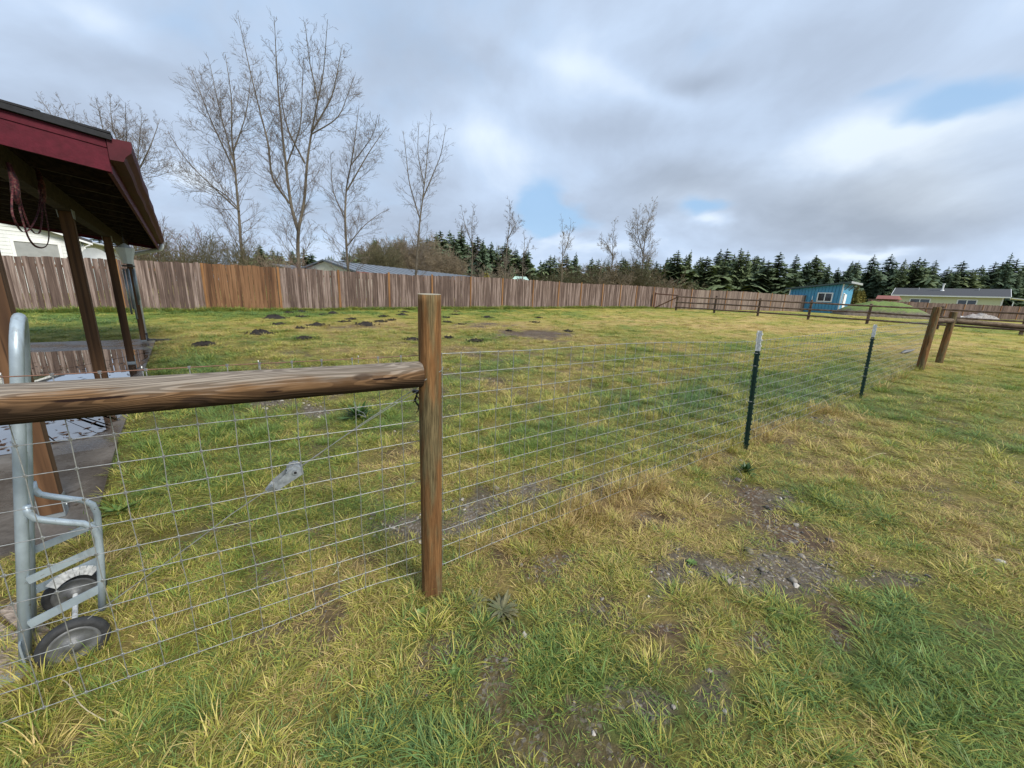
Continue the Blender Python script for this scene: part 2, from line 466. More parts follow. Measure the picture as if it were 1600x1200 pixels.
# ground sheet: rings that widen with distance, out to the horizon
def build_ground():
    na = 420
    rr = [0.0, 0.25]
    while rr[-1] < 900: rr.append(rr[-1] * 1.035 + 0.004)
    rr = np.array(rr[1:])
    ang = np.arange(na) * 2 * PI / na
    Rg, Ag = np.meshgrid(rr, ang, indexing='ij')
    x = (Rg * np.sin(Ag)).ravel(); y = (Rg * np.cos(Ag)).ravel() + 1.0
    z = gz(x, y)
    k = len(rr)
    V = np.column_stack([x, y, z])
    V = np.vstack([V, [[0, 1.0, float(gz(np.array([0.]), np.array([1.]))[0])]]])
    i = np.arange(k - 1)[:, None] * na; j = np.arange(na)[None]; j2 = (j + 1) % na
    F = np.stack([i + j, i + j2, i + na + j2, i + na + j], -1).reshape(-1, 4)
    me = bpy.data.meshes.new("ground")
    me.from_pydata(V.tolist(), [], F.tolist() + [[len(V) - 1, (q + 1) % na, q] for q in range(na)])
    dry, dirt, grav, bare, gg = fields(V[:, 0], V[:, 1])
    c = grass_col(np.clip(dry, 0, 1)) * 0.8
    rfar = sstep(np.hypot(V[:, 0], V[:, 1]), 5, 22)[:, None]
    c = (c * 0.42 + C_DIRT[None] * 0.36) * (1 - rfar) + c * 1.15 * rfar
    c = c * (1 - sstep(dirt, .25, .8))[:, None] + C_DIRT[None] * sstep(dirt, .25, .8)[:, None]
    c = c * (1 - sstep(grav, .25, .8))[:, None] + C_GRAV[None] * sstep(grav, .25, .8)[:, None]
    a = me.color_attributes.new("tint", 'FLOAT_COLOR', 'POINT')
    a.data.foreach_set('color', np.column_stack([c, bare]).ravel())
    me.polygons.foreach_set('use_smooth', [True] * len(me.polygons))
    o = bpy.data.objects.new("ground", me); COL.objects.link(o)
    o['kind'] = 'structure'
    m_, g, bs = new_mat("ground")
    at = g.attr("tint")
    geo = g.n('ShaderNodeNewGeometry').outputs['Position']
    n1 = g.noise(geo, 28, 6, 0.7); n2 = g.noise(geo, 3.0, 6, 0.65); n3 = g.noise(geo, 90, 3, 0.6)
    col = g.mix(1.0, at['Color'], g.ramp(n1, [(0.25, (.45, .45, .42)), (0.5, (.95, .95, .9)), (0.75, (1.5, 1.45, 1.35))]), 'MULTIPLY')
    col = g.mix(1.0, col, g.ramp(n2, [(0.3, (.78, .80, .76)), (0.7, (1.22, 1.18, 1.15))]), 'MULTIPLY')
    vor = g.n('ShaderNodeTexVoronoi'); vor.inputs['Scale'].default_value = 85; g.put(vor.inputs['Vector'], geo)
    stone = g.mr(g.sep(vor.outputs['Color'])[0], 0.62, 0.7)
    stone = g.m('MULTIPLY', stone, g.m('MULTIPLY', at['Alpha'], g.mr(n2, 0.42, 0.58)))
    col = g.mix(stone, col, g.ramp(g.sep(vor.outputs['Color'])[1], [(0, (.058, .050, .042)), (1, (.26, .235, .20))]))
    g.put(bs.inputs['Base Color'], col)
    bs.inputs['Roughness'].default_value = 0.9
    bs.inputs['Specular IOR Level'].default_value = 0.25
    h = g.m('ADD', g.m('MULTIPLY', n1, 1.0), g.m('MULTIPLY', n3, 0.4))
    g.put(bs.inputs['Normal'], g.bump(h, 0.7, 0.02))
    me.materials.append(m_)
    return o


build_ground()

# ------------------------------------------------------------------ carport slab and standing water
def slab_pt(t, q, z): return np.array([*(CP0 + DV * t + PV * q), z])


m_conc, g, bs = new_mat("wet_concrete")
geo = g.n('ShaderNodeNewGeometry').outputs['Position']
n1 = g.noise(geo, 2.2, 6, 0.6); n2 = g.noise(geo, 45, 4, 0.6); n3 = g.noise(geo, 9, 5, 0.65)
col = g.ramp(n1, [(0.3, (.060, .050, .043)), (0.5, (.105, .092, .080)), (0.7, (.175, .160, .145))])
col = g.mix(1.0, col, g.ramp(n2, [(0.3, (.8, .8, .8)), (0.7, (1.15, 1.15, 1.15))]), 'MULTIPLY')
col = g.mix(g.mr(n3, 0.60, 0.72), col, (.06, .045, .03))
g.put(bs.inputs['Base Color'], col)
g.put(bs.inputs['Roughness'], g.mr(n1, 0.3, 0.7, 0.14, 0.4))
g.put(bs.inputs['Normal'], g.bump(n2, 0.25, 0.005))

sl = MB()
ts = [T0, 0.2, 0.6, 1.0, 4.0, 6.5, T1]
edge = []
for a_, b_ in zip(ts[:-1], ts[1:]):
    z0, z1 = float(slab_h(np.array(a_))), float(slab_h(np.array(b_)))
    P = [slab_pt(a_, Q0, z0), slab_pt(a_, Q1, z0), slab_pt(b_, Q1, z1), slab_pt(b_, Q0, z1)]
    D = [p - np.array([0, 0, .14]) for p in P]
    fs = [(0, 1, 2, 3)[::-1], (4, 5, 6, 7), (1, 5, 6, 2), (0, 3, 7, 4)]
    if a_ == T0: fs.append((0, 4, 5, 1))
    if b_ == T1: fs.append((3, 2, 6, 7))
    sl.add(P + D, fs)
tag(sl.build("concrete_slab", m_conc), kind='structure')

m_water, g, bs = new_mat("rain_water")
geo = g.n('ShaderNodeNewGeometry').outputs['Position']
g.put(bs.inputs['Base Color'], g.ramp(g.noise(geo, 2.5, 5, 0.6), [(0.35, (.035, .030, .026)), (0.7, (.085, .075, .066))]))
bs.inputs['Roughness'].default_value = 0.015
bs.inputs['IOR'].default_value = 1.33
bs.inputs['Specular IOR Level'].default_value = 0.9
bs.inputs['Coat Weight'].default_value = 1.0
bs.inputs['Coat Roughness'].default_value = 0.01
bs.inputs['Coat IOR'].default_value = 1.6
g.put(bs.inputs['Normal'], g.bump(g.noise(geo, 5, 3, 0.5), 0.012, 0.02))
def puddle(name, outline):
    mb = MB()
    V = [slab_pt(t, q, SLAB_Z + 0.004) for t, q in outline]
    c = np.mean(np.array(V), 0)
    mb.add(V + [c], [(i, (i + 1) % len(V), len(V)) for i in range(len(V))])
    return tag(mb.build(name, m_water), kind='structure')
rr_ = random.Random(4)
def wob(pts, n=9, amp=0.05):
    out = []
    for (a, b) in zip(pts, pts[1:] + pts[:1]):
        for i in range(n):
            k = i / n
            out.append((a[0] * (1 - k) + b[0] * k + rr_.uniform(-amp, amp), min(a[1] * (1 - k) + b[1] * k + rr_.uniform(-amp, amp), Q1 - 0.01)))
    return out
puddle("puddle_water", wob([(1.25, -.35), (1.45, .05), (1.9, .14), (3.2, .16), (4.9, .10), (6.6, .15), (7.1, .10), (7.45, -.6), (7.4, -2.2), (7.1, -4.3), (5.2, -4.3), (2.2, -3.9), (1.3, -1.6)]))

# wet leaves and grit lying on the slab
m_leaf = simple("dead_leaf", (.075, .04, .022), 0.6, 0.5, 30)
lf = MB()
for i in range(1300):
    t = 1.3 + abs(rr_.gauss(0, 1.5)) + (rr_.random() < .3) * rr_.random() * 4; q = rr_.uniform(-3.4, .15)
    if t > 8.8: continue
    z = float(slab_h(np.array(t))) + 0.006
    s_ = rr_.uniform(.012, .045); an = rr_.uniform(0, 6.28)
    c = slab_pt(t, q, z); e1 = np.array([math.cos(an), math.sin(an), 0]) * s_; e2 = np.array([-math.sin(an), math.cos(an), 0]) * s_ * rr_.uniform(.2, .5)
    lf.add([c - e1, c + e2 + [0, 0, .003], c + e1 + [0, 0, .004], c - e2], [(0, 1, 2), (0, 2, 3)])
tag(lf.build("leaves", m_leaf), "dark wet leaf litter scattered over the puddled concrete", kind='stuff')

# ------------------------------------------------------------------ grass
m_grass, g, bs = new_mat("grass_blade")
rnd = g.attr("rnd")['Fac']; hh = g.attr("hgt")['Fac']; dry = g.attr("dry", 'INSTANCER')['Fac']; cool = g.attr("cool", 'INSTANCER')['Fac']
k = g.m('ADD', dry, g.m('MULTIPLY', g.m('SUBTRACT', rnd, 0.5), 0.75))
k = g.m('ADD', k, g.m('MULTIPLY', g.m('SUBTRACT', hh, 0.5), 0.16))
grn = g.mix(cool, (.180, .275, .062), (.145, .250, .090))
col = g.mix(g.mr(k, 0.18, 0.55, interp='LINEAR'), grn, (.430, .415, .080))
col = g.mix(g.mr(k, 0.55, 0.98, interp='LINEAR'), col, (.62, .48, .21))
col = g.mix(g.mr(k, 0.98, 1.25, interp='LINEAR'), col, (.40, .27, .13))
col = g.mix(1.0, col, g.ramp(g.m('FRACT', g.m('MULTIPLY', rnd, 13.7)), [(0, (.62, .62, .62)), (.5, (.95, .95, .95)), (1, (1.32, 1.32, 1.28))]), 'MULTIPLY')
g.put(bs.inputs['Base Color'], col)
bs.inputs['Roughness'].default_value = 0.5
bs.inputs['Specular IOR Level'].default_value = 0.3
tr = g.n('ShaderNodeBsdfTranslucent'); g.put(tr.inputs['Color'], col)
mx = g.n('ShaderNodeMixShader'); mx.inputs[0].default_value = 0.3
out = g.nt.nodes['Material Output']
g.nt.links.new(bs.outputs[0], mx.inputs[1]); g.nt.links.new(tr.outputs[0], mx.inputs[2]); g.nt.links.new(mx.outputs[0], out.inputs[0])


def clump(name, n, rad, hmin, hmax, lean, wid, flop, seed):
    r = np.random.default_rng(seed)
    V = []; F = []; rn = []; hg = []
    for i in range(n):
        a = r.uniform(0, 2 * PI); d = rad * math.sqrt(r.uniform(0, 1))
        p = np.array([d * math.cos(a), d * math.sin(a), -0.012])
        L = r.uniform(hmin, hmax)
        aa = a + r.normal(0, 1.0); ln = lean * (0.3 + d / rad) * r.uniform(.4, 1.3)
        di = np.array([math.cos(aa) * ln, math.sin(aa) * ln, 1.0]); di /= np.linalg.norm(di)
        side = np.array([-math.sin(aa + r.normal(0, .6)), math.cos(aa), 0]); side /= np.linalg.norm(side)
        w0 = wid * r.uniform(.7, 1.3); rv = r.uniform()
        pts = [p]; fl = flop * r.uniform(.4, 1.4)
        for s_ in range(3):
            p = p + di * L / 3
            di = di + np.array([math.cos(aa) * fl, math.sin(aa) * fl, -fl * .75]); di /= np.linalg.norm(di)
            pts.append(p)
        o = len(V)
        for s_, wk in ((0, .8), (1, 1.), (2, .75)):
            V += [pts[s_] - side * w0 * wk / 2, pts[s_] + side * w0 * wk / 2]; rn += [rv, rv]; hg += [s_ / 3] * 2
        V.append(pts[3]); rn.append(rv); hg.append(1.0)
        F += [(o, o + 1, o + 3, o + 2), (o + 2, o + 3, o + 5, o + 4), (o + 4, o + 5, o + 6)]
    me = bpy.data.meshes.new(name)
    me.from_pydata([tuple(q) for q in V], [], F)
    for nm, dt in (("rnd", rn), ("hgt", hg)):
        a = me.attributes.new(nm, 'FLOAT', 'POINT'); a.data.foreach_set('value', dt)
    me.materials.append(m_grass)
    return bpy.data.objects.new(name, me)


def scatter(name, protos, P, idx, rot, scl, extra, label, kind='stuff'):
    """one object whose points carry copies of the protos"""
    pc = bpy.data.collections.new(name + "_kinds")
    for i, o in enumerate(protos):
        o.name = "%s_kind_%02d" % (name, i); pc.objects.link(o)
    me = bpy.data.meshes.new(name)
    me.from_pydata(P.tolist(), [], [])
    a = me.attributes.new("vi", 'INT', 'POINT'); a.data.foreach_set('value', idx.astype(np.int32))
    a = me.attributes.new("rot", 'FLOAT_VECTOR', 'POINT'); a.data.foreach_set('vector', rot.ravel())
    a = me.attributes.new("scl", 'FLOAT_VECTOR', 'POINT'); a.data.foreach_set('vector', scl.ravel())
    for nm, v in extra.items():
        a = me.attributes.new(nm, 'FLOAT', 'POINT'); a.data.foreach_set('value', v.astype(float))
    o = bpy.data.objects.new(name, me); COL.objects.link(o)
    tag(o, label, kind=kind)
    nt = bpy.data.node_groups.new(name + "_nodes", 'GeometryNodeTree')
    nt.interface.new_socket("Geometry", in_out='INPUT', socket_type='NodeSocketGeometry')
    nt.interface.new_socket("Geometry", in_out='OUTPUT', socket_type='NodeSocketGeometry')
    N = nt.nodes; Lk = nt.links.new
    gi = N.new('NodeGroupInput'); go = N.new('NodeGroupOutput')
    ci = N.new('GeometryNodeCollectionInfo'); ci.inputs['Collection'].default_value = pc
    ci.inputs['Separate Children'].default_value = True; ci.inputs['Reset Children'].default_value = True
    ip = N.new('GeometryNodeInstanceOnPoints'); ip.inputs['Pick Instance'].default_value = True
    def na(nm, dt):
        q = N.new('GeometryNodeInputNamedAttribute'); q.data_type = dt; q.inputs['Name'].default_value = nm
        return [s for s in q.outputs if s.enabled and s.name == 'Attribute'][0]
    Lk(gi.outputs[0], ip.inputs['Points']); Lk(ci.outputs[0], ip.inputs['Instance'])
    Lk(na("vi", 'INT'), ip.inputs['Instance Index'])
    e2r = N.new('FunctionNodeEulerToRotation'); Lk(na("rot", 'FLOAT_VECTOR'), e2r.inputs[0]); Lk(e2r.outputs[0], ip.inputs['Rotation'])
    Lk(na("scl", 'FLOAT_VECTOR'), ip.inputs['Scale'])
    Lk(ip.outputs[0], go.inputs[0])
    md = o.modifiers.new("scatter", 'NODES'); md.node_group = nt
    return o


protos = ([clump("turf", 64, .085, .018, .048, .8, .0024, .38, 100 + i) for i in range(4)] +           # 0-3 short turf
          [clump("turf", 56, .075, .032, .078, .95, .0026, .45, 200 + i) for i in range(3)] +           # 4-6 longer turf
          [clump("tuft", 70, .050, .06, .135, .85, .0029, .42, 300 + i) for i in range(3)] +           # 7-9 tufts
          [clump("straw", 16, .12, .06, .15, 3.2, .0023, .25, 400 + i) for i in range(2)])            # 10-11 flat straw


def grass_points():
    out = []
    for r0, r1, den, sc in ((0.35, 2.6, 520, 1.0), (2.6, 4.6, 300, 1.15), (4.6, 8, 120, 1.55), (8, 14, 74, 1.75), (14, 24, 26, 2.2), (24, 46, 8.0, 3.2)):
        A0, A1 = math.radians(-72), math.radians(72)
        area = (A1 - A0) / 2 * (r1 * r1 - r0 * r0)
        n = int(area * den)
        a = RNG.uniform(A0, A1, n); r = np.sqrt(RNG.uniform(r0 * r0, r1 * r1, n))
        x = r * np.sin(a); y = r * np.cos(a)
        out.append(np.column_stack([x, y, np.full(n, sc), r]))
    Q = np.vstack(out)
    x, y, sc, r = Q.T
    # keep what the picture (and a step to either side of it) can see
    ok = (y > 0.25)
    t, q = slab_tq(x, y)
    onslab = (t > T0 - 0.02) & (t < T1 + 0.02) & (q > Q0 - 0.02) & (q < Q1 - 0.16 * (fbm(x, y, .25, 3, 77)) - .14 * (np.exp(-((t - 1.3) / .8) ** 2)))
    ok &= ~onslab
    ok &= np.hypot(x + .364, y - 1.619) > 0.05
    for wx_, wy_, wr_ in ((785, 955, .075), (745, 942, .05), (655, 968, .04), (1165, 738, .06), (1080, 884, .03)):
        c_ = ground_at(wx_, wy_); ok &= np.hypot(x - c_[0], y - c_[1]) > wr_
    Q = Q[ok]; x, y, sc, r = Q.T
    dry, dirt, grav, bare, gg = fields(x, y)
    keep = RNG.uniform(0, 1, len(x)) > bare * 0.92
    thin = fbm(x, y, 0.22, 2, 91)
    keep &= RNG.uniform(0, 1, len(x)) > sstep(thin, .50, .75) * 0.5
    Q = Q[keep]; x, y, sc, r = Q.T; dry = dry[keep]; gg = gg[keep]; bare = bare[keep]
    n = len(x)
    lush = np.clip(gg * 0.9 + (fbm(x, y, 0.5, 3, 71) - 0.5) * 1.8, 0, 1)
    u = RNG.uniform(0, 1, n)
    idx = RNG.integers(0, 4, n)
    idx = np.where(u < 0.35 + 0.4 * lush, RNG.integers(4, 7, n), idx)
    tf = (u > 0.915 - 0.07 * lush) & (bare < .5)
    idx = np.where(tf, RNG.integers(7, 10, n), idx)
    stw = (RNG.uniform(0, 1, n) < 0.04 + 0.07 * sstep(dry, .45, .9))
    idx = np.where(stw, RNG.integers(10, 12, n), idx)
    dd = np.clip(dry + RNG.normal(0, .17, n), 0, 1.1)
    dd = np.where(stw, np.clip(dd + .35, .7, 1.15), dd)
    # fence line: rank dead growth along the wire
    fs = np.abs((x + .36) * .587 - (y - 1.68) * .81)
    near = (fs < .12) & (x > -.1) & (y < 9.2)
    hs = (0.62 + 0.75 * lush + RNG.uniform(0, .35, n)) * (.42 + .85 * fbm(x, y, .2, 2, 99))
    hs = np.where(near, hs * 1.9, hs)
    dd = np.where(near & (RNG.uniform(0, 1, n) < .55), np.clip(dd + .35, 0, 1.1), dd)
    idx = np.where(near & (RNG.uniform(0, 1, n) < .5), RNG.integers(4, 10, n), idx)
    hs = np.where((r > 10), hs / (1 + (r - 10) * .035), hs)
    ht_ = np.exp(-(((x + 1.70) ** 2 + (y - 1.24) ** 2) / .06))
    hs = hs * (1 + 1.1 * ht_)
    z = gz(x, y)
    P = np.column_stack([x, y, z])
    rot = np.column_stack([RNG.normal(0, .10, n), RNG.normal(0, .10, n), RNG.uniform(0, 2 * PI, n)])
    s0 = sc * RNG.uniform(.8, 1.25, n)
    scl = np.column_stack([s0, s0, hs * np.where(r > 4.6, 1.0 + (sc - 1) * .35, 1.0)])
    cool = np.clip(gg * .8 + (fbm(x, y, 2.0, 3, 81) - .45) * 1.6, 0, 1)
    scatter("grass", protos, P, idx, rot, scl, {"dry": dd, "cool": cool}, "short uneven grass, green and dead yellow, covering the paddock")
    # rank growth against the foot of the board fence
    m = 1500
    s_ = RNG.uniform(-2, 44, m); off = np.abs(RNG.normal(.12, .22, m)) + .03
    fx = -14.97 + .7988 * s_ + .6016 * off; fy = 13.186 + .6016 * s_ - .7988 * off
    sc_ = RNG.uniform(1.6, 2.8, m)
    scatter("fence_grass", protos2, np.column_stack([fx, fy, gz(fx, fy)]), RNG.integers(0, 3, m), np.column_stack([RNG.normal(0, .1, m), RNG.normal(0, .1, m), RNG.uniform(0, 6.28, m)]),
            np.column_stack([sc_, sc_, RNG.uniform(.9, 2.3, m) * (.5 + fbm(fx, fy, 1.5, 2, 7))]), {"dry": np.clip(RNG.normal(.22, .16, m), 0, 1), "cool": RNG.uniform(0, .6, m)}, "longer green grass growing along the foot of the board fence")
    return n


protos2 = [clump("long", 70, .06, .07, .16, .7, .0040, .40, 500 + i) for i in range(3)]
N_GRASS = grass_points()

# small stones of the gravel patches
def stone_mesh(seed, s=1.0):
    r = np.random.default_rng(seed)
    bm_v = []
    phi = (1 + 5 ** .5) / 2
    ico = np.array([(-1, phi, 0), (1, phi, 0), (-1, -phi, 0), (1, -phi, 0), (0, -1, phi), (0, 1, phi), (0, -1, -phi), (0, 1, -phi), (phi, 0, -1), (phi, 0, 1), (-phi, 0, -1), (-phi, 0, 1)]) / 1.9
    ico = ico * r.uniform(.75, 1.2, (12, 1)) * np.array([1.0, .75, .5]) * s
    f = [(0, 11, 5), (0, 5, 1), (0, 1, 7), (0, 7, 10), (0, 10, 11), (1, 5, 9), (5, 11, 4), (11, 10, 2), (10, 7, 6), (7, 1, 8), (3, 9, 4), (3, 4, 2), (3, 2, 6), (3, 6, 8), (3, 8, 9), (4, 9, 5), (2, 4, 11), (6, 2, 10), (8, 6, 7), (9, 8, 1)]
    return ico, f


m_stone, g, bs = new_mat("field_stone")
oi = g.n('ShaderNodeObjectInfo').outputs['Random']
tc = g.n('ShaderNodeTexCoord').outputs['Object']
col = g.ramp(oi, [(0, (.062, .054, .046)), (.5, (.135, .118, .098)), (.85, (.23, .205, .172)), (1, (.46, .43, .385))])
col = g.mix(1.0, col, g.ramp(g.noise(tc, 3, 5, .6), [(.3, (.75, .75, .75)), (.7, (1.2, 1.2, 1.2))]), 'MULTIPLY')
g.put(bs.inputs['Base Color'], col); bs.inputs['Roughness'].default_value = .6
sp = []
for i in range(5):
    v, f = stone_mesh(i)
    me = bpy.data.meshes.new("pebble"); me.from_pydata([tuple(q) for q in v], [], f); me.materials.append(m_stone)
    sp.append(bpy.data.objects.new("pebble", me))
n = 26000
a = RNG.uniform(math.radians(-66), math.radians(66), n); r = np.sqrt(RNG.uniform(.5, 7.5 ** 2, n))
x = r * np.sin(a); y = r * np.cos(a)
_, dirt, grav, bare, _ = fields(x, y)
t, q = slab_tq(x, y)
k = (RNG.uniform(0, 1, n) < np.maximum(sstep(grav, .2, .7), sstep(dirt, .3, .9) * .35)) & ~((t > T0) & (q < Q1 + .05))
x, y, r = x[k], y[k], r[k]; n = len(x)
s0 = np.exp(RNG.normal(math.log(.0065), .5, n)) * (1 + .12 * r)
scatter("gravel", sp, np.column_stack([x, y, gz(x, y) + s0 * .15]), RNG.integers(0, 5, n),
        np.column_stack([RNG.normal(0, .3, n), RNG.normal(0, .3, n), RNG.uniform(0, 6.28, n)]), np.column_stack([s0] * 3), {},
        "fine grey gravel showing through the worn grass")

# ------------------------------------------------------------------ woods, metals, paints
def wood_mat(name, cols, axis='Z', ring=9.0, rnd=0.0, streak=26.0, rough=0.8, crack=True, hue=None, sc=1.0):
    """cols: dark, mid, light; the grain runs along the object's axis"""
    m_, g, bs = new_mat(name)
    tc = g.n('ShaderNodeTexCoord').outputs['Object']
    oi = g.n('ShaderNodeObjectInfo').outputs['Random']
    off = g.comb(g.m('MULTIPLY', oi, 37.0), g.m('MULTIPLY', oi, 11.0), g.m('MULTIPLY', oi, 71.0))
    st = {'X': (.04, 1, 1), 'Y': (1, .04, 1), 'Z': (1, 1, .04)}[axis]
    v = g.vm('ADD', g.scale(g.scale(tc, (sc, sc, sc)), st), off)
    broad = g.noise(v, 5.0, 4, 0.55, .4)
    rings = g.m('SINE', g.m('MULTIPLY', broad, ring * 6.28))
    fine = g.noise(v, streak * 3, 5, 0.65)
    strk = g.noise(v, streak, 4, 0.6)
    k = g.m('ADD', g.m('MULTIPLY', rings, 0.16), g.m('ADD', g.m('MULTIPLY', strk, 0.75), g.m('MULTIPLY', fine, 0.25)))
    col = g.ramp(k, [(0.22, cols[0]), (0.5, cols[1]), (0.78, cols[2])])
    if rnd:
        rp = g.ramp(g.m('FRACT', g.m('MULTIPLY', oi, 7.77)), hue or [(0, (1 - rnd,) * 3), (1, (1 + rnd,) * 3)])
        col = g.mix(1.0, col, rp, 'MULTIPLY')
    if crack:
        cr = g.mr(g.noise(g.scale(v, (1, 1, 1)), streak * 1.3, 2, .5), 0.66, 0.72)
        col = g.mix(g.m('MULTIPLY', cr, .75), col, tuple(q * .25 for q in cols[0]))
    g.put(bs.inputs['Base Color'], col)
    bs.inputs['Roughness'].default_value = rough
    bs.inputs['Specular IOR Level'].default_value = 0.3
    g.put(bs.inputs['Normal'], g.bump(g.m('ADD', k, g.m('MULTIPLY', fine, .5)), 0.45, 0.004))
    return m_


def pole_mat(name, top, side, under, grad=True):
    """peeled round pole: contour-like grain, greyed by the weather on top, amber lower down, darkest underneath"""
    m_, g, bs = new_mat(name)
    tc = g.n('ShaderNodeTexCoord').outputs['Object']
    x, y, z = g.sep(tc)
    v = g.scale(tc, (1.0, 9.0, 9.0))
    cont = g.noise(v, 1.25, 2, 0.45, 0.6)
    rg = g.m('SINE', g.m('MULTIPLY', cont, 118.0))
    fine = g.noise(g.scale(tc, (2.0, 40, 40)), 4, 5, .65)
    patch = g.noise(g.scale(tc, (1.0, 3.0, 3.0)), 2.6, 4, .55)
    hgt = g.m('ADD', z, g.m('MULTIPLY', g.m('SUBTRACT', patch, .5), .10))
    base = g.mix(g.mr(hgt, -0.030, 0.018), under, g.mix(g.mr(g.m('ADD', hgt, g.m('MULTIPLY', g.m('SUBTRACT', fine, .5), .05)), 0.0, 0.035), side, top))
    base = g.mix(1.0, base, g.ramp(rg, [(0.0, (.62, .60, .58)), (0.2, (.95, .95, .95)), (1, (1.12, 1.11, 1.09))]), 'MULTIPLY')
    base = g.mix(1.0, base, g.ramp(fine, [(0.3, (.80, .79, .78)), (0.7, (1.18, 1.18, 1.18))]), 'MULTIPLY')
    chk = g.mr(g.noise(g.vm('ADD', g.scale(tc, (.8, 16, 16)), (3, 1, 8)), 1.7, 2, .5), .685, .70)
    base = g.mix(1.0, base, (.86, .84, .82), 'MULTIPLY'); base = g.mix(chk, base, (.018, .009, .006))
    vo = g.n('ShaderNodeTexVoronoi'); vo.inputs['Scale'].default_value = 1.0
    g.put(vo.inputs['Vector'], g.scale(tc, (2.6, 7, 7)))
    for x0, z0, lx, lz in ((2.80, .004, .055, .0055), (1.98, .010, .085, .0050), (2.42, -.012, .03, .0035), (1.55, .014, .06, .004)):
        q = g.m('ADD', g.m('POWER', g.m('DIVIDE', g.m('SUBTRACT', x, x0), lx), 2.0), g.m('POWER', g.m('DIVIDE', g.m('SUBTRACT', g.m('ADD', z, g.m('MULTIPLY', g.m('SUBTRACT', fine, .5), .012)), z0), lz), 2.0))
        chk = g.m('MAXIMUM', chk, g.mr(q, 1.0, .6))
    base = g.mix(chk, base, (.016, .008, .006))
    kn = g.mr(vo.outputs['Distance'], .07, .13, 1.0, 0.0)
    base = g.mix(g.m('MULTIPLY', kn, .8), base, (.035, .022, .015))
    g.put(bs.inputs['Base Color'], base)
    bs.inputs['Roughness'].default_value = .9
    bs.inputs['Specular IOR Level'].default_value = 0.15
    h = g.m('SUBTRACT', g.m('ADD', g.m('MULTIPLY', rg, .25), fine), g.m('MULTIPLY', chk, 1.5))
    g.put(bs.inputs['Normal'], g.bump(h, .5, .004))
    return m_


def post_mat():
    m_, g, bs = new_mat("round_post_wood")
    tc = g.n('ShaderNodeTexCoord').outputs['Object']
    v = g.scale(tc, (9.0, 9.0, .8))
    st = g.noise(v, 3.4, 5, .6, .5)
    fine = g.noise(g.scale(tc, (60, 60, 3.0)), 3.0, 5, .7)
    patch = g.noise(g.scale(tc, (6, 6, .9)), 1.6, 3, .5)
    moss = g.noise(g.scale(tc, (10, 10, 1.6)), 1.3, 4, .6)
    col = g.ramp(st, [(0.25, (.060, .030, .013)), (0.5, (.160, .080, .032)), (0.72, (.27, .150, .064))])
    col = g.mix(g.mr(moss, .42, .58, 0, .85), col, g.ramp(fine, [(.3, (.060, .052, .026)), (.7, (.160, .138, .075))]))
    col = g.mix(1.0, col, g.ramp(fine, [(.28, (.55, .52, .5)), (.5, (1, 1, 1)), (.75, (1.4, 1.36, 1.3))]), 'MULTIPLY')
    chk = g.mr(g.noise(g.scale(tc, (42, 42, 2.0)), 1.5, 2, .5), .70, .735)
    col = g.mix(chk, col, (.016, .010, .006))
    g.put(bs.inputs['Base Color'], col)
    bs.inputs['Roughness'].default_value = .92
    bs.inputs['Specular IOR Level'].default_value = 0.15
    g.put(bs.inputs['Normal'], g.bump(g.m('SUBTRACT', g.m('ADD', st, fine), g.m('MULTIPLY', chk, 1.5)), .7, .006))
    return m_


m_post = post_mat()
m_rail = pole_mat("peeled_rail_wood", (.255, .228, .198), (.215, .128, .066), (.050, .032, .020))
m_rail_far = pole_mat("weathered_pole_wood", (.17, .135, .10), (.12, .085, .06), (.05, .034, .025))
m_end = simple("cut_end_wood", (.30, .27, .20), .9, .4, 60)
m_wire = simple("galvanised_wire", (.36, .37, .37), .5, .25, 60, .75, 0.0)
m_wire_rust = simple("rusted_wire", (.20, .105, .07), .6, .3, 80, .4, 0.0)
m_green = simple("green_post_paint", (.010, .040, .030), .5, .35, 30)
m_white_tip = simple("chipped_white_paint", (.62, .63, .63), .55, .30, 60)
m_black = simple("black_plastic", (.012, .012, .014), .5, .3, 40)
m_galv = simple("galvanised_steel", (.30, .335, .35), .45, .22, 14, .55, .05)
m_cast = simple("grey_cast_metal", (.30, .33, .36), .5, .3, 60, .6, .2)
m_steel = simple("silver_painted_steel", (.36, .43, .48), .40, .16, 11, .35, .06)
_g = G(m_steel.node_tree); _bs = m_steel.node_tree.nodes['Principled BSDF']
_old = _bs.inputs['Base Color'].links[0].from_socket
_tc = _g.n('ShaderNodeTexCoord').outputs['Object']
_sc = _g.mr(_g.noise(_tc, 38, 5, .7), .64, .70)
_c = _g.mix(_g.m('MULTIPLY', _sc, .85), _old, _g.ramp(_g.noise(_tc, 90, 3, .6), [(.4, (.055, .035, .026)), (.6, (.16, .085, .045))]))
_c = _g.mix(_g.mr(_g.noise(_g.scale(_tc, (1, 1, .15)), 24, 4, .6), .52, .66, 0, .35), _c, (.14, .15, .15))
_g.put(_bs.inputs['Base Color'], _c)
m_rubber = simple("worn_black_rubber", (.028, .029, .031), .75, .4, 40)
m_hubm = simple("dull_wheel_disc", (.15, .155, .16), .55, .25, 25, .4)
m_red = simple("dark_red_paint", (.080, .008, .017), .6, .22, 22, 0, .15, .15)
m_red_gutter = simple("dark_red_gutter_metal", (.062, .007, .013), .6, .25, 9, 0, .08, .2)
m_shingle = simple("black_roof_felt", (.016, .017, .020), .9, .3, 40)
m_under = wood_mat("shade_darkened_roof_boards", [(.008, .006, .005), (.018, .012, .009), (.032, .022, .016)], 'X')  # deck board colour darkened to deepen the shade under the roof
m_cpost = wood_mat("stained_square_post", [(.045, .022, .011), (.090, .045, .021), (.150, .078, .038)], 'Z', 4, 0.12)
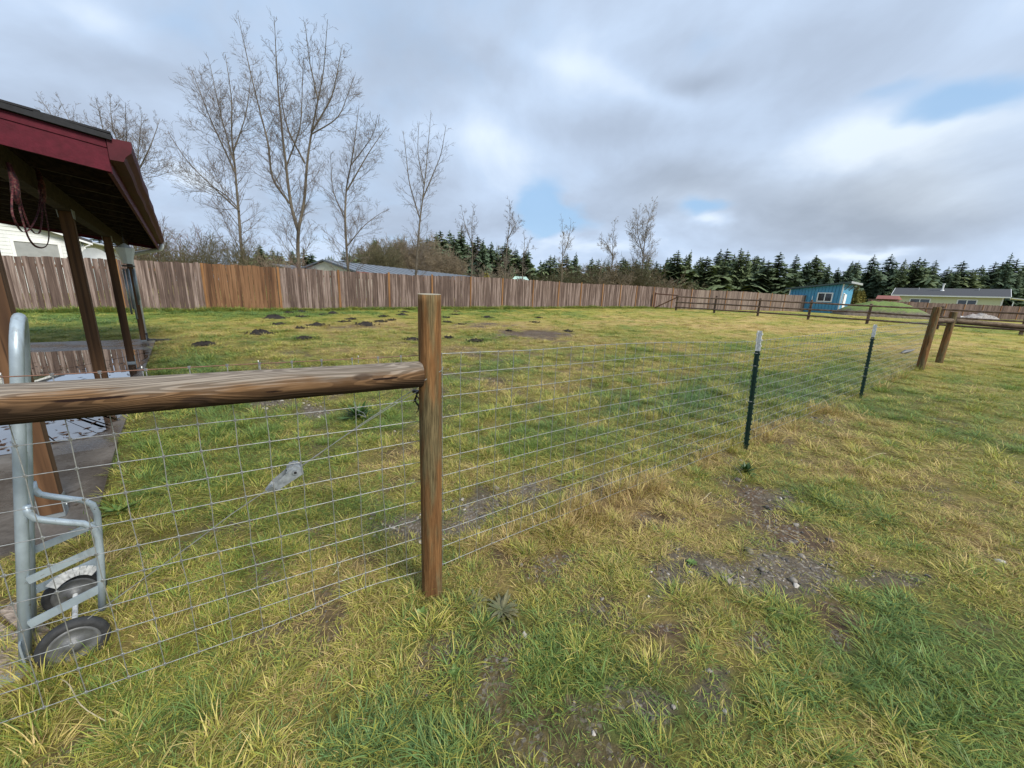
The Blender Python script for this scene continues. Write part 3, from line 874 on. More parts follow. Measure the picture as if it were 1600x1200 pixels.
m_beam = wood_mat("shade_darkened_beam_wood", [(.014, .009, .006), (.030, .019, .013), (.055, .036, .024)], 'X')  # beams and rafters: shade below the roof put into the wood colour
m_pvc = simple("white_pvc", (.58, .62, .62), .4, .10, 12, 0, .03)

# ------------------------------------------------------------------ near wire fence with round posts, rail, green steel posts
FA = np.array([-.364, 1.619]); FL = np.array([-.846, -.532]); FR = np.array([.8125, .583])
FL = FL / np.linalg.norm(FL); FR = FR / np.linalg.norm(FR)
NL = np.array([FL[1], -FL[0]]); NR = np.array([-FR[1], FR[0]])       # both point to the paddock side
if NL[1] < 0: NL = -NL
fence = thing("wire_fence", (FA[0], FA[1], 0), "galvanised square mesh fence on round wooden and green steel posts crossing the near grass", "fence")


def round_pole(name, a, b, r0, r1, mat, parent, seed, label=None, seg=36, rings=46, axis_x=False, amp=.05, cut=0.0):
    """irregular round pole; for axis_x the mesh is kept in a frame whose x runs along the pole (grain follows it)"""
    a = np.array(a, float); b = np.array(b, float)
    d = b - a; L = np.linalg.norm(d); d /= L
    V = []; F = []
    for i in range(rings + 1):
        u = i / rings
        for j in range(seg):
            th = 2 * PI * j / seg
            rad = (r0 * (1 - u) + r1 * u) * (1 + amp * (float(vnoise(u * L * 3.0 + seed, math.cos(th) * 1.3 + 5, seed)) - .5) + amp * .8 * (float(vnoise(math.cos(th) * 2.2 + 3, math.sin(th) * 2.2 + u * L * .8 + 9, seed + 4)) - .5))
            V.append((u * L + (cut * math.cos(th) * r1 if i == rings else 0), rad * math.cos(th), rad * math.sin(th)))
    for i in range(rings):
        for j in range(seg):
            j2 = (j + 1) % seg
            F.append((i * seg + j, (i + 1) * seg + j, (i + 1) * seg + j2, i * seg + j2))
    V.append((0, 0, 0)); V.append((L + .001, 0, 0))
    nb = len(F)
    for j in range(seg):
        j2 = (j + 1) % seg
        F.append((len(V) - 2, j, j2)); F.append((len(V) - 1, rings * seg + j2, rings * seg + j))
    me = bpy.data.meshes.new(name)
    if not axis_x: V = [(y, z, x) for (x, y, z) in V]
    me.from_pydata(V, [], F)
    me.materials.append(mat); me.materials.append(m_end)
    me.polygons.foreach_set('material_index', [0] * nb + [1] * (len(F) - nb))
    me.polygons.foreach_set('use_smooth', [True] * nb + [False] * (len(F) - nb))
    o = bpy.data.objects.new(name, me); COL.objects.link(o)
    if axis_x:
        q = Vector(d).to_track_quat('X', 'Z')
    else:
        q = Vector(d).to_track_quat('Z', 'Y')
    o.rotation_euler = q.to_euler()
    po = ORG[parent.name] if parent else np.zeros(3)
    o.location = a - po
    o.parent = parent
    ORG[o.name] = a
    if label: o['label'] = label
    return o


g0 = float(gz(FA[0], FA[1]))
round_pole("round_post", (FA[0], FA[1], g0 - .08), (FA[0] + .004, FA[1], 1.486), .0505, .049, m_post, fence, 3, "thick mossy brown round post at the near corner", cut=.05)
RZ = 1.1475
rail_a = np.array([*(FA + FL * .040), RZ]); rail_b = np.array([*(FA + FL * 3.0), RZ + .012])
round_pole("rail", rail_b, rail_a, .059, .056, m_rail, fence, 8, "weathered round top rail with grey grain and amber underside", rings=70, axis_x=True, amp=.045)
pl = FA + FL * 3.06
round_pole("round_post", (pl[0], pl[1], float(gz(*pl)) - .08), (pl[0], pl[1], 1.46), .052, .05, m_post, fence, 5)
# far end of this run: two posts, a short brace rail and the rail leaving to the right
R1 = np.array([9.243, 8.51]); R2 = np.array([10.789, 9.534]); RD = (R2 - R1) / np.linalg.norm(R2 - R1)
round_pole("round_post", (R1[0], R1[1], float(gz(*R1)) - .1), (R1[0] + .02, R1[1] + .03, 1.585), .074, .070, m_post, fence, 11, "stout round post where the far rail begins")
round_pole("round_post", (R2[0], R2[1], float(gz(*R2)) - .1), (R2[0] - .01, R2[1], 1.50), .072, .068, m_post, fence, 12)
R3 = R2 + np.array([.795, .607]) * 3.0
ra = np.array([R1[0] + RD[0] * .06, R1[1] + RD[1] * .06, 1.285]); rb = np.array([R2[0], R2[1], 1.275])
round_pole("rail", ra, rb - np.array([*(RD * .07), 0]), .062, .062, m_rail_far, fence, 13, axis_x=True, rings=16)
rc = at_y(1640, 514, 10.6)
dd_ = (rc - rb) / np.linalg.norm(rc - rb)
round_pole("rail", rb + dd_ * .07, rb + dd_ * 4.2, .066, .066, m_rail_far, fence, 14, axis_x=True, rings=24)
pe = (rb + dd_ * 4.25)
round_pole("round_post", (pe[0], pe[1], float(gz(pe[0], pe[1])) - .1), (pe[0], pe[1], 1.5), .085, .08, m_post, fence, 15)

# steel T posts
def t_post(base, topv, label):
    b = np.array(base, float); tt = np.array(topv, float)
    d = (tt - b); L = np.linalg.norm(d); d /= L
    f = np.array([FR[0], FR[1], 0.]); f = f - d * f.dot(d); f /= np.linalg.norm(f); nn = np.cross(d, f)
    mb = MB()
    z0, z1 = -.15, L - .19
    c = b + d * (z0 + z1) / 2
    mb.box(c, (.032, .006, z1 - z0), (f, nn, d)); mb.box(c - nn * .018, (.006, .030, z1 - z0), (f, nn, d))
    k = .05
    while k < z1:
        mb.box(b + d * k + nn * .007 - f * 0.0, (.014, .010, .018), (f, nn, d)); mb.box(b + d * k - nn * .036, (.008, .010, .016), (f, nn, d)); k += .054
    o = mb.build("steel_post", m_green, fence); o['label'] = label
    t = MB(); c = b + d * (L - .095)
    t.box(c, (.0325, .0065, .19), (f, nn, d)); t.box(c - nn * .018, (.0065, .0305, .19), (f, nn, d))
    for k in (L - .03, L - .085, L - .14): t.box(b + d * k + nn * .007, (.014, .010, .018), (f, nn, d)); t.box(b + d * k - nn * .036, (.008, .010, .016), (f, nn, d))
    t.build("white_tip", m_white_tip, o)
    for k in (L - .21, L * .42, L * .72 if L > 1.15 else L * .3):
        cl = MB(); cc = b + d * k
        ring = [cc + f * .030 * math.cos(a) + nn * .030 * math.sin(a) for a in np.linspace(-1.0, PI + 1.0, 10)]
        cl.tube(ring, .0018, 4); cl.build("wire_clip", m_wire, o)


TP1 = np.array([2.393, 3.616]); TP2 = np.array([5.526, 5.841])
t_post((*TP1, .066), at_y(1185, 517, 3.616), "nearer green steel post with white tip")
t_post((*TP2, .127), at_y(1366, 507, 5.85), "farther green steel post with white tip")

# mesh: twelve line wires and a stay every ten centimetres on each side of the corner post
LW = [.100 + .1018 * i for i in range(12)]
rw = random.Random(5)
def wob_(s, i, a=.004): return (float(vnoise(s * 2.1 + i * 7.7, i * 3.3, 5)) - .5) * 2 * a
def left_pt(s, i):
    p = FA + NL * .058 + FL * s
    return np.array([p[0], p[1], LW[i] + wob_(s, i) + (.03 * math.exp(-((s - .3) / .25) ** 2) if i == 0 else 0)])
KEY_S = [0, 3.40, 7.25, 11.2]
KEY_B = [.0, .010, .055, .125]
def right_pt(s, i):
    p = FA + NR * .058 + FR * s
    bz = np.interp(s, KEY_S, KEY_B)
    h = LW[i] - .012 * (i / 11) * math.sin(min(1, s / 3.4) * PI) - (.07 * sstep(s, 1.2, 3.4) * (i / 11))
    return np.array([p[0], p[1], bz + float(h) + wob_(s, i + 20, .006)])
for i in range(12):
    top = (i == 11)
    mb = MB(); mb.tube([left_pt(s, i) for s in np.arange(-.02, 3.05, .07)], .0018 if top else .0015, 5); mb.smooth = True
    mb.build("line_wire", m_wire_rust if top else m_wire, fence, smooth=True)
    mb = MB(); mb.tube([right_pt(s, i) for s in np.arange(-.02, 11.75, .14)], .0018 if top else .0015, 5)
    mb.build("line_wire", m_wire, fence, smooth=True)
def stay(fn, s, rad=.0016):
    mb = MB()
    P = []
    j = rw.uniform(-.006, .006)
    for i in range(12):
        p = fn(s + j + rw.uniform(-.003, .003), i); P.append(p)
        mb.box(p, (.0065, .0065, .0085))
    mb.tube(P, rad, 4)
    mb.build("stay_wire", m_wire, fence)
s = .105
while s < 3.0: stay(left_pt, s); s += .1018
s = .085
while s < 11.7: stay(right_pt, s); s += .1018
# staples on the rail that hold the top wire
st_ = MB()
for s in (.28, .62, .93, 1.22):
    p = left_pt(s, 11); st_.tube([p + [0, 0, .006] - np.array([*NL, 0]) * .003, p + [0, 0, .012], p + np.array([*NL, 0]) * .003, p + [0, 0, -.02]], .0014, 4)
st_.build("staple", m_wire, fence)

# brace wire from the corner post, with an inline strainer
def fpl(px, py): return in_plane(px, py, np.array([*(FA + NL * .085)]), FL)
brace_o = thing("brace_wire", (*FA, 0.9), "thin doubled wire running down from the corner post to a grey strainer", "wire")
q0 = np.array([FA[0] + .058, FA[1] - .015, 1.166]); q1 = np.array([FA[0] - .015, FA[1] - .056, 1.125]); q2 = np.array([FA[0] - .056, FA[1] + .012, 1.08])
sa = fpl(472, 728); sb = fpl(417, 766); lo = fpl(300, 850)
mb = MB(); mb.tube([q0 + [0, .03, .01], q0, q1, q2, (q2 * .5 + sa * .5) + [0, 0, .006], sa], .0017, 5); mb.build("wire_strand", m_wire, brace_o)
mb = MB(); mb.tube([q2 + [0, .01, -.02], (q2 * .7 + sa * .3) + [0, 0, -.004], (q2 * .35 + sa * .65) + [0, 0, .003], sa + [0, 0, .004]], .0014, 5); mb.build("wire_strand", m_wire, brace_o)
mb = MB(); tl = fpl(572, 652); mb.tube([tl, tl + [-.01, 0, .02], tl + [-.035, 0, .03], tl + [-.045, 0, .045]], .0015, 5)
mb.tube([tl, tl + [-.03, 0, .012], tl + [-.045, .01, .004]], .0013, 5); mb.build("wire_tail", m_wire, brace_o)
mb = MB(); mb.tube([sb, sb * .5 + lo * .5 + [0, 0, .006], lo, lo + (lo - sb) * 1.2], .0016, 5); mb.build("wire_strand", m_wire, brace_o)
ax = (sa - sb) / np.linalg.norm(sa - sb); nrm = np.array([*NL, 0.]); nrm = nrm - ax * nrm.dot(ax); nrm /= np.linalg.norm(nrm); upv = np.cross(ax, nrm)
if upv[2] < 0: upv = -upv
stn = thing("wire_strainer", (sa + sb) / 2, "grey cast wire strainer with toothed spool hanging in the diagonal brace wire", "strainer")
def gear(c, r, th, n):
    mb = MB(); P = []
    for i in range(n * 2):
        a = PI * i / n; rr2 = r if i % 2 else r * 1.16
        P.append(c + ax * rr2 * math.cos(a) + upv * rr2 * math.sin(a) - nrm * th / 2)
    mb.prism(P, nrm * th); return mb
cg = sa - ax * .028 + upv * .004
for sd in (-1, 1): gear(cg + nrm * sd * .016 + upv * .004, .026, .006, 12).build("toothed_disc", m_cast, stn)
mb = MB()
for sd in (-1, 1):
    o3 = nrm * sd * .024
    P = [sb + o3 * .35 - upv * .007, sb + ax * .035 + o3 - upv * .018, cg + ax * .018 + o3 - upv * .026, cg + ax * .030 + o3, cg + ax * .014 + o3 + upv * .020, sb + ax * .028 + o3 + upv * .012, sb + o3 * .35 + upv * .006]
    mb.prism(P, nrm * .004)
mb.box(sb + ax * .012, (.026, .018, .014), (ax, nrm, upv)); mb.tube([cg - nrm * .03, cg + nrm * .03], .011, 10)
mb.build("body", m_cast, stn)
mb = MB(); mb.tube([cg - nrm * .0315, cg + nrm * .0315], .0055, 8); mb.build("drive_hole", m_black, stn)
# scrap of black strap tied by the post
rag0 = np.array([FA[0] - .082, FA[1] + .060, 1.045])
mb = MB()
for j in range(5):
    P = []; x0 = j * .009
    for i in range(7):
        P.append(rag0 + np.array([x0 + .009 * math.sin(i * 1.3 + j * 2), .006 * math.cos(i * 1.1 + j), -.017 * i]) + np.array([0, 0, .0]))
    mb.tube(P[: 4 + (j * 3) % 4], [.007, .006, .0075, .006, .0065, .005, .003][: 4 + (j * 3) % 4], 5, flat=.35)
mb.box(rag0 + [.018, 0, .002], (.055, .016, .012))
tag(mb.build("black_strap", m_black), "frayed scrap of black strap tied to the mesh beside the corner post", "strap")

# ------------------------------------------------------------------ hand truck
HT_A = np.array([-.745, .667, 0.]); HT_B = np.array([.667, .745, 0.]); UPZ = np.array([0, 0, 1.])
hN = np.array([-1.838, 1.150]); hz = float(gz(*hN)) + .0
ht = thing("hand_truck", (hN[0], hN[1], hz), "silver steel hand truck standing upright behind the mesh fence", "hand truck")
HW = .225
def hp(a, b, z): return np.array([hN[0], hN[1], hz]) + HT_A * a + HT_B * (b + z * .145) + UPZ * z
fr = MB(); fr.smooth = True
H = 1.335
pts = [hp(0, 0, .0), hp(0, 0, .5), hp(0, 0, H - .13)] + [hp(HW / 2 - HW / 2 * math.cos(a), 0, H - .13 + .13 * math.sin(a)) for a in np.linspace(.25, PI - .25, 9)] + [hp(HW, 0, H - .13), hp(HW, 0, .5), hp(HW, 0, .0)]
fr.tube(pts, .017, 12); fr.build("frame", m_steel, ht, smooth=True)
for z in (.10, .45, .80, 1.05):
    mb = MB(); mb.box(hp(HW / 2, -.004, z), (HW, .008, .035), (HT_A, HT_B, UPZ)); mb.build("cross_bar", m_steel, ht)
mb = MB(); mb.box(hp(HW / 2, -.10, .006), (HW + .10, .20, .006), (HT_A, HT_B, UPZ)); mb.box(hp(HW / 2, -.002, .07), (HW + .08, .006, .13), (HT_A, HT_B, UPZ)); mb.build("toe_plate", m_steel, ht)
def bpath(a): return [hp(a, .012, .665), hp(a, .016, .635), hp(a, .030, .608), hp(a, .055, .590), hp(a, .105, .560), hp(a, .150, .535), hp(a, .178, .505), hp(a, .192, .46), hp(a, .197, .38), hp(a, .200, .28), hp(a, .203, .13)]
for a in (-.008, HW + .008):
    mb = MB(); mb.tube(bpath(a), .0125, 8, flat=1.0); mb.build("support_leg", m_steel, ht, smooth=True)
    for z, w_ in ((.40, .030), (.22, .034)):
        mb = MB(); mb.beam(hp(a - .004, .01, z - .03), hp(a - .004, .20, z + .012), .006, w_); mb.build("side_brace", m_steel, ht)
mb = MB(); mb.tube([hp(-.08, .125, .072), hp(HW + .10, .125, .072)], .009, 8); mb.build("axle", m_white_tip, ht)
mb = MB(); P = [hp(HW - .02, .125 + .10 * math.cos(a), .12 + .135 * math.sin(a) - .03) for a in np.linspace(.9, 2.3, 9)]
for p, q in zip(P[:-1], P[1:]): mb.beam(p, q + (q - p) * .05, .04, .003, HT_A)
mb.build("mudguard", m_white_tip, ht)
for a in (-.068, HW + .080):
    c = hp(a, .125, .072)
    def ringv(rad, off): return [c + HT_A * off + HT_B * rad * math.cos(t) + UPZ * rad * math.sin(t) for t in np.linspace(0, 2 * PI, 33)[:-1]]
    prof = [(.072, -.015), (.083, -.020), (.096, -.018), (.101, 0), (.096, .018), (.083, .020), (.072, .015)]
    V = []; 
    for rad, off in prof: V += ringv(rad, off)
    F = [(i * 32 + j, i * 32 + (j + 1) % 32, (i + 1) * 32 + (j + 1) % 32, (i + 1) * 32 + j) for i in range(6) for j in range(32)]
    mb = MB(); mb.add(V, F); wh = mb.build("wheel", m_rubber, ht, smooth=True)
    prof = [(.0001, -.026), (.022, -.026), (.024, -.016), (.056, -.009), (.062, -.016), (.073, -.016), (.073, .016), (.062, .016), (.056, .009), (.024, .016), (.022, .026), (.0001, .026)]
    V = []
    for rad, off in prof: V += ringv(rad, off)
    F = [(i * 32 + j, i * 32 + (j + 1) % 32, (i + 1) * 32 + (j + 1) % 32, (i + 1) * 32 + j) for i in range(11) for j in range(32)]
    mb = MB(); mb.add(V, F); mb.build("hub", m_hubm, wh, smooth=True)

# rotting board lying by the truck
lg = ground_at(14, 1025)
m_bark = simple("flaking_board_wood", (.30, .245, .20), .85, .75, 26, 0, .6, .3, (1, 4, 3))
mb = MB(); rb_ = random.Random(3)
for i in range(9):
    a = i * .035
    mb.box(lg + np.array([-.10 + rb_.uniform(-.03, .03), -.13 + a, .010 + rb_.uniform(0, .012)]), (.34 + rb_.uniform(-.08, .08), .030, .028), Matrix.Rotation(.35 + rb_.uniform(-.06, .06), 3, 'Z'))
tag(mb.build("rotten_board", m_bark), "flaking rotten board lying on bare earth at the foot of the hand truck", "board")

# ------------------------------------------------------------------ carport
cpt = thing("carport", (*CP0, .03), "open carport with dark red fascia, black roof and brown square posts over wet concrete", "carport")
def cp(t, q, z): return np.array([*(CP0 + DV * t + PV * q), z])
D3 = np.array([*DV, 0.]); P3 = np.array([*PV, 0.])
PT = []
for bx, by in ((-2.8, 2.064), (-4.43, 3.99), (-6.385, 6.215), (-8.44, 8.56)):
    tt = (np.array([bx, by]) - CP0).dot(DV); PT.append(tt)
BZ = 2.115
def roof_z(q): return 2.20 - .12 * (q - .58)        # underside of the rafters
for tt in PT:
    z0 = float(slab_h(np.array(tt)))
    mb = MB(); mb.box(cp(tt, 0, (z0 + .03 + BZ) / 2), (.092, .092, BZ - z0 - .03), (D3, P3, UPZ))
    o = mb.build("post", m_cpost, cpt, origin=cp(tt, 0, z0))
    mb = MB()
    mb.box(cp(tt, 0, z0 + .014), (.10, .10, .028), (D3, P3, UPZ))
    for sd in (-1, 1): mb.box(cp(tt, sd * .0495, z0 + .065), (.088, .005, .13), (D3, P3, UPZ))
    for sd in (-1, 1):
        for dz in (.05, .09): mb.tube([cp(tt + .018, sd * .05, z0 + dz), cp(tt + .018, sd * .056, z0 + dz)], .008, 6)
    mb.build("post_base", m_galv, o)
    mb = MB()
    for sd in (-1, 1): mb.prism([cp(tt - .09, sd * .0475, BZ + .02), cp(tt + .09, sd * .0475, BZ + .02), cp(tt + .05, sd * .0475, BZ - .06), cp(tt - .05, sd * .0475, BZ - .06)], P3 * .004 * sd)
    mb.build("cap_plate", m_galv, o)
for q in (-4.2,):
    for tt in (PT[0] + .2, PT[1], PT[2], PT[3]):
        mb = MB(); mb.box(cp(tt, q, 1.35), (.092, .092, 2.6 - .25), (D3, P3, UPZ)); mb.build("post", m_cpost, cpt, origin=cp(tt, q, .15))
RT0, RT1 = .30, 8.55
QE = .50
mb = MB()
for sd in (-1, 1): mb.box(cp((PT[0] + PT[3]) / 2, sd * .0225, BZ + .075), (PT[3] - PT[0] + .2, .044, .15), (D3, P3, UPZ))
mb.build("beam", m_beam, cpt)
mb = MB(); mb.box(cp((PT[0] + PT[3]) / 2, -4.2, 2.62), (PT[3] - PT[0] + .2, .09, .15), (D3, P3, UPZ)); mb.build("beam", m_beam, cpt)
tt = RT0 + .3
while tt < RT1:
    mb = MB(); a = cp(tt, QE - .03, roof_z(QE - .03) + .07); b = cp(tt, -4.6, roof_z(-4.6) + .07); mb.beam(a, b, .042, .135); mb.build("rafter", m_beam, cpt); tt += .61
# roof deck boards, felt, fascias
q = QE - .02
while q > -4.7:
    z = roof_z(q - .07) + .142
    nv = np.cross(D3, P3 - UPZ * .12); nv /= np.linalg.norm(nv); ev = np.cross(nv, D3)
    mb = MB(); mb.box(cp((RT0 + RT1) / 2, q - .07, z), (RT1 - RT0 - .06, .136, .018), (D3, ev, nv)); mb.build("deck_board", m_under, cpt); q -= .1405
mb = MB(); sl_ = P3 - UPZ * .12; sl_ /= np.linalg.norm(sl_)
for i in range(18):
    qa = QE + .05 - i * .275; qb = qa - .30
    za = roof_z(qa) + .164 + .006; zb = roof_z(qb) + .164 + .006
    off = .008
    V = [cp(RT0 - .05, qa, za + off), cp(RT1 + .05, qa, za + off), cp(RT1 + .05, qb, zb), cp(RT0 - .05, qb, zb)]
    mb.add(V + [p - np.array([0, 0, .012]) for p in V], [(0, 1, 2, 3), (4, 7, 6, 5), (0, 4, 5, 1), (3, 2, 6, 7), (0, 3, 7, 4), (1, 5, 6, 2)])
mb.build("roof_felt", m_shingle, cpt)
for tz in (RT0, RT1):      # rake boards
    mb = MB()
    sgn = -1 if tz == RT0 else 1
    P = [cp(tz, QE + .02, roof_z(QE + .02) - .055), cp(tz, QE + .02, roof_z(QE + .02) + .125), cp(tz, -4.7, roof_z(-4.7) + .125), cp(tz, -4.7, roof_z(-4.7) - .055)]
    mb.prism(P, D3 * sgn * .022); o = mb.build("fascia", m_red, cpt)
    mb = MB(); P = [cp(tz + sgn * .022, QE + .02, roof_z(QE + .02) + .083), cp(tz + sgn * .022, QE + .02, roof_z(QE + .02) + .126), cp(tz + sgn * .022, -4.7, roof_z(-4.7) + .126), cp(tz + sgn * .022, -4.7, roof_z(-4.7) + .083)]
    mb.prism(P, D3 * sgn * .006); mb.build("trim_strip", m_red, cpt)
    mb = MB(); P = [cp(tz + sgn * .022, QE + .05, roof_z(QE + .05) + .130), cp(tz + sgn * .022, QE + .05, roof_z(QE + .05) + .160), cp(tz + sgn * .022, -4.7, roof_z(-4.7) + .160), cp(tz + sgn * .022, -4.7, roof_z(-4.7) + .130)]
    mb.prism(P, D3 * sgn * .030); mb.build("drip_edge", m_shingle, cpt)
mb = MB(); mb.box(cp((RT0 + RT1) / 2, QE + .012, roof_z(QE) + .030), (RT1 - RT0, .022, .185), (D3, P3, UPZ)); mb.build("fascia", m_red, cpt)
# gutter: open trough with an ogee face
gp = [(0, .125), (0, .0), (.062, .0), (.075, .030), (.105, .060), (.112, .092), (.112, .125), (.100, .125), (.100, .095), (.094, .066), (.066, .036), (.056, .006), (.006, .006), (.006, .125)]
GZ0 = 2.222
def gutter_prism(t0, t1, prof, mbx):
    N_ = 14
    V = []
    for i in range(N_ + 1):
        tt = t0 + (t1 - t0) * i / N_; dz = .05 * (tt / 8.5) + .006 * math.sin(i * 1.9); dq = .005 * math.sin(i * 2.7)
        V += [cp(tt, QE + .024 + a + dq * (a > .05), GZ0 + b + dz) for a, b in prof]
    n = len(prof)
    F = [(i * n + j, i * n + (j + 1) % n, (i + 1) * n + (j + 1) % n, (i + 1) * n + j) for i in range(N_) for j in range(n)]
    mbx.add(V, F)
mb = MB(); gutter_prism(RT0 - .03, RT1, gp, mb); gut = mb.build("gutter", m_red_gutter, cpt)
for tz, dz in ((RT0 - .033, .0), (RT1, .05)):
    mb = MB(); mb.prism([cp(tz, QE + .024 + a, GZ0 + b + dz) for a, b in gp[:7]], D3 * .004); mb.build("end_cap", m_red_gutter, gut)
# downpipe: elbow, sloping run to the last post, then down beside it
de = cp(RT1 - .07, QE + .075, GZ0 + .05)
dpost = cp(PT[3] + .09, .03, 2.02)
mb = MB(); mb.smooth = True
mb.tube([de, de - [0, 0, .06], de - [0, 0, .10] - P3 * .02, de - [0, 0, .125] - P3 * .06, dpost + P3 * .08 + [0, 0, .02], dpost + P3 * .02, dpost - [0, 0, .05], dpost - [0, 0, .3], np.array([dpost[0], dpost[1], .30])], .043, 12)
mb.build("downpipe", m_pvc, cpt, smooth=True)
mb = MB(); c0 = np.array([dpost[0], dpost[1], .30])
mb.tube([c0, c0 - [0, 0, .13], c0 - [0, 0, .19] + P3 * .06, c0 - [0, 0, .20] + P3 * .25, c0 - [0, 0, .18] + P3 * .42 + D3 * -.15], .05, 12); mb.build("drain_elbow", m_black, cpt, smooth=True)

# red patterned halters hanging from the beam
m_strap, g, bs = new_mat("patterned_strap")
tc = g.n('ShaderNodeTexCoord').outputs['Object']
g.put(bs.inputs['Base Color'], g.ramp(g.noise(tc, 60, 3, .6), [(.42, (.020, .006, .010)), (.52, (.10, .009, .018)), (.62, (.11, .07, .055))]))
bs.inputs['Roughness'].default_value = .8
hal = thing("halter", cp(.95, .06, 2.1), "red patterned rope halters hanging in loops under the carport roof", "halter")
def in_cp(px, py, q=.075): return in_plane(px, py, CP0 + PV * q, DV)
loops = [[(20, 290), (17, 330), (25, 350), (34, 363), (44, 362), (55, 345), (62, 325), (64, 290)],
         [(27, 290), (30, 325), (37, 350), (44, 372), (54, 385), (66, 388), (74, 384), (77, 370), (75, 350), (70, 325), (67, 290)],
         [(66, 300), (66, 340), (63, 365), (55, 366), (46, 356), (40, 340), (32, 318), (28, 290)]]
for L_, rd in zip(loops, (.0052, .0065, .005)):
    P = [in_cp(*c) for c in L_]
    Q = []
    for a, b in zip(P[:-1], P[1:]):
        for i in range(4): Q.append(a + (b - a) * i / 4)
    Q.append(P[-1])
    for _ in range(3): Q = [Q[0]] + [(Q[i - 1] + 2 * Q[i] + Q[i + 1]) / 4 for i in range(1, len(Q) - 1)] + [Q[-1]]
    mb = MB(); mb.tube(Q, rd, 6, flat=.45); mb.build("strap_loop", m_strap, hal, smooth=True)
for c in ((24, 300), (66, 300)):
    mb = MB(); p = in_cp(*c); mb.tube([p + [0, 0, .16], p + [.01, 0, .06], p, p - [0, 0, .07]], [.011, .019, .021, .009], 7); mb.build("knot", m_strap, hal, smooth=True)

# wind chimes below a little lantern by the downpipe
wcp = in_plane(197, 398, CP0 + PV * .22, DV)
wc = thing("wind_chime", wcp, "metal wind chimes hanging below a small white bell shade near the carport corner", "wind chime")
mb = MB(); mb.tube([wcp + [0, 0, .16], wcp + [0, 0, .10], wcp + [0, 0, .095], wcp + [0, 0, -.13]], [.012, .08, .11, .055], 8); mb.build("shade", m_pvc, wc)
mb = MB(); mb.tube([wcp + [0, 0, .42], wcp + [0, 0, .16]], .006, 5); mb.build("cord", m_black, wc)
mb = MB(); mb.tube([wcp + [0, 0, -.15], wcp + [0, 0, -.17]], [.075, .075], 12); mb.build("top_disc", m_black, wc)
for i in range(5):
    a = i * 2 * PI / 5 + .3; p = wcp + [.058 * math.cos(a), .058 * math.sin(a), -.2]
    mb = MB(); mb.tube([p, p - [0, 0, .46 + .07 * i]], .0125, 8); o = mb.build("chime_tube", m_galv, wc, smooth=True)

# ------------------------------------------------------------------ tall board fence behind the field
m_board = wood_mat("grey_brown_board", [(.052, .034, .028), (.122, .084, .070), (.30, .232, .205)], 'Z', 3, 0.0, 30, .85, True,
                   [(0, (.52, .45, .43)), (.2, (.98, .82, .74)), (.4, (1.2, 1.18, 1.2)), (.55, (.72, .55, .48)), (.72, (1.5, 1.55, 1.6)), (.86, (.60, .55, .57)), (1, (1.1, .88, .75))])
for e in (0,): m_board.node_tree.nodes  # (hue ramp set above)
m_board_new = wood_mat("amber_board", [(.060, .030, .016), (.140, .070, .034), (.23, .125, .065)], 'Z', 3, 0.0, 20, .85, True,
                       [(0, (.75, .72, .70)), (.5, (1, 1, 1)), (1, (1.15, 1.1, 1.0))])
m_batten = wood_mat("orange_batten", [(.110, .052, .022), (.205, .100, .040), (.29, .155, .068)], 'Z', 3, 0.0, 20, .85, True,
                    [(0, (.34, .38, .40)), (.3, (.48, .50, .44)), (.55, (.72, .72, .7)), (.8, (.95, .95, .95)), (1, (.5, .55, .5))])

def board_mesh(seed, wd=.137, mat=None):
    r = random.Random(seed)
    mb = MB()
    hh = 1.80
    n = 4; t = .018
    V = []
    for i in range(n + 1):
        z = hh * i / n; bx = r.uniform(-.003, .003); by = r.uniform(-.006, .006)
        w2 = wd / 2 - r.uniform(0, .002)
        if i == n:
            V += [(-w2 + bx, -t / 2 + by, z + r.uniform(-.008, .008)), (w2 + bx, -t / 2 + by, z + r.uniform(-.008, .008))]
        else: V += [(-w2 + bx, -t / 2 + by, z), (w2 + bx, -t / 2 + by, z)]
        V += [(V[-1][0], t / 2 + by, V[-1][2]), (V[-2][0], t / 2 + by, V[-2][2])]
    F = [(0, 1, 2, 3)[::-1], tuple(n * 4 + k for k in (0, 1, 2, 3))]
    for i in range(n):
        for a, b in ((0, 1), (1, 2), (2, 3), (3, 0)): F.append((i * 4 + a, i * 4 + b, i * 4 + 4 + b, i * 4 + 4 + a))
    me = bpy.data.meshes.new("board"); me.from_pydata(V, [], F); me.materials.append(mat or m_board)
    return me


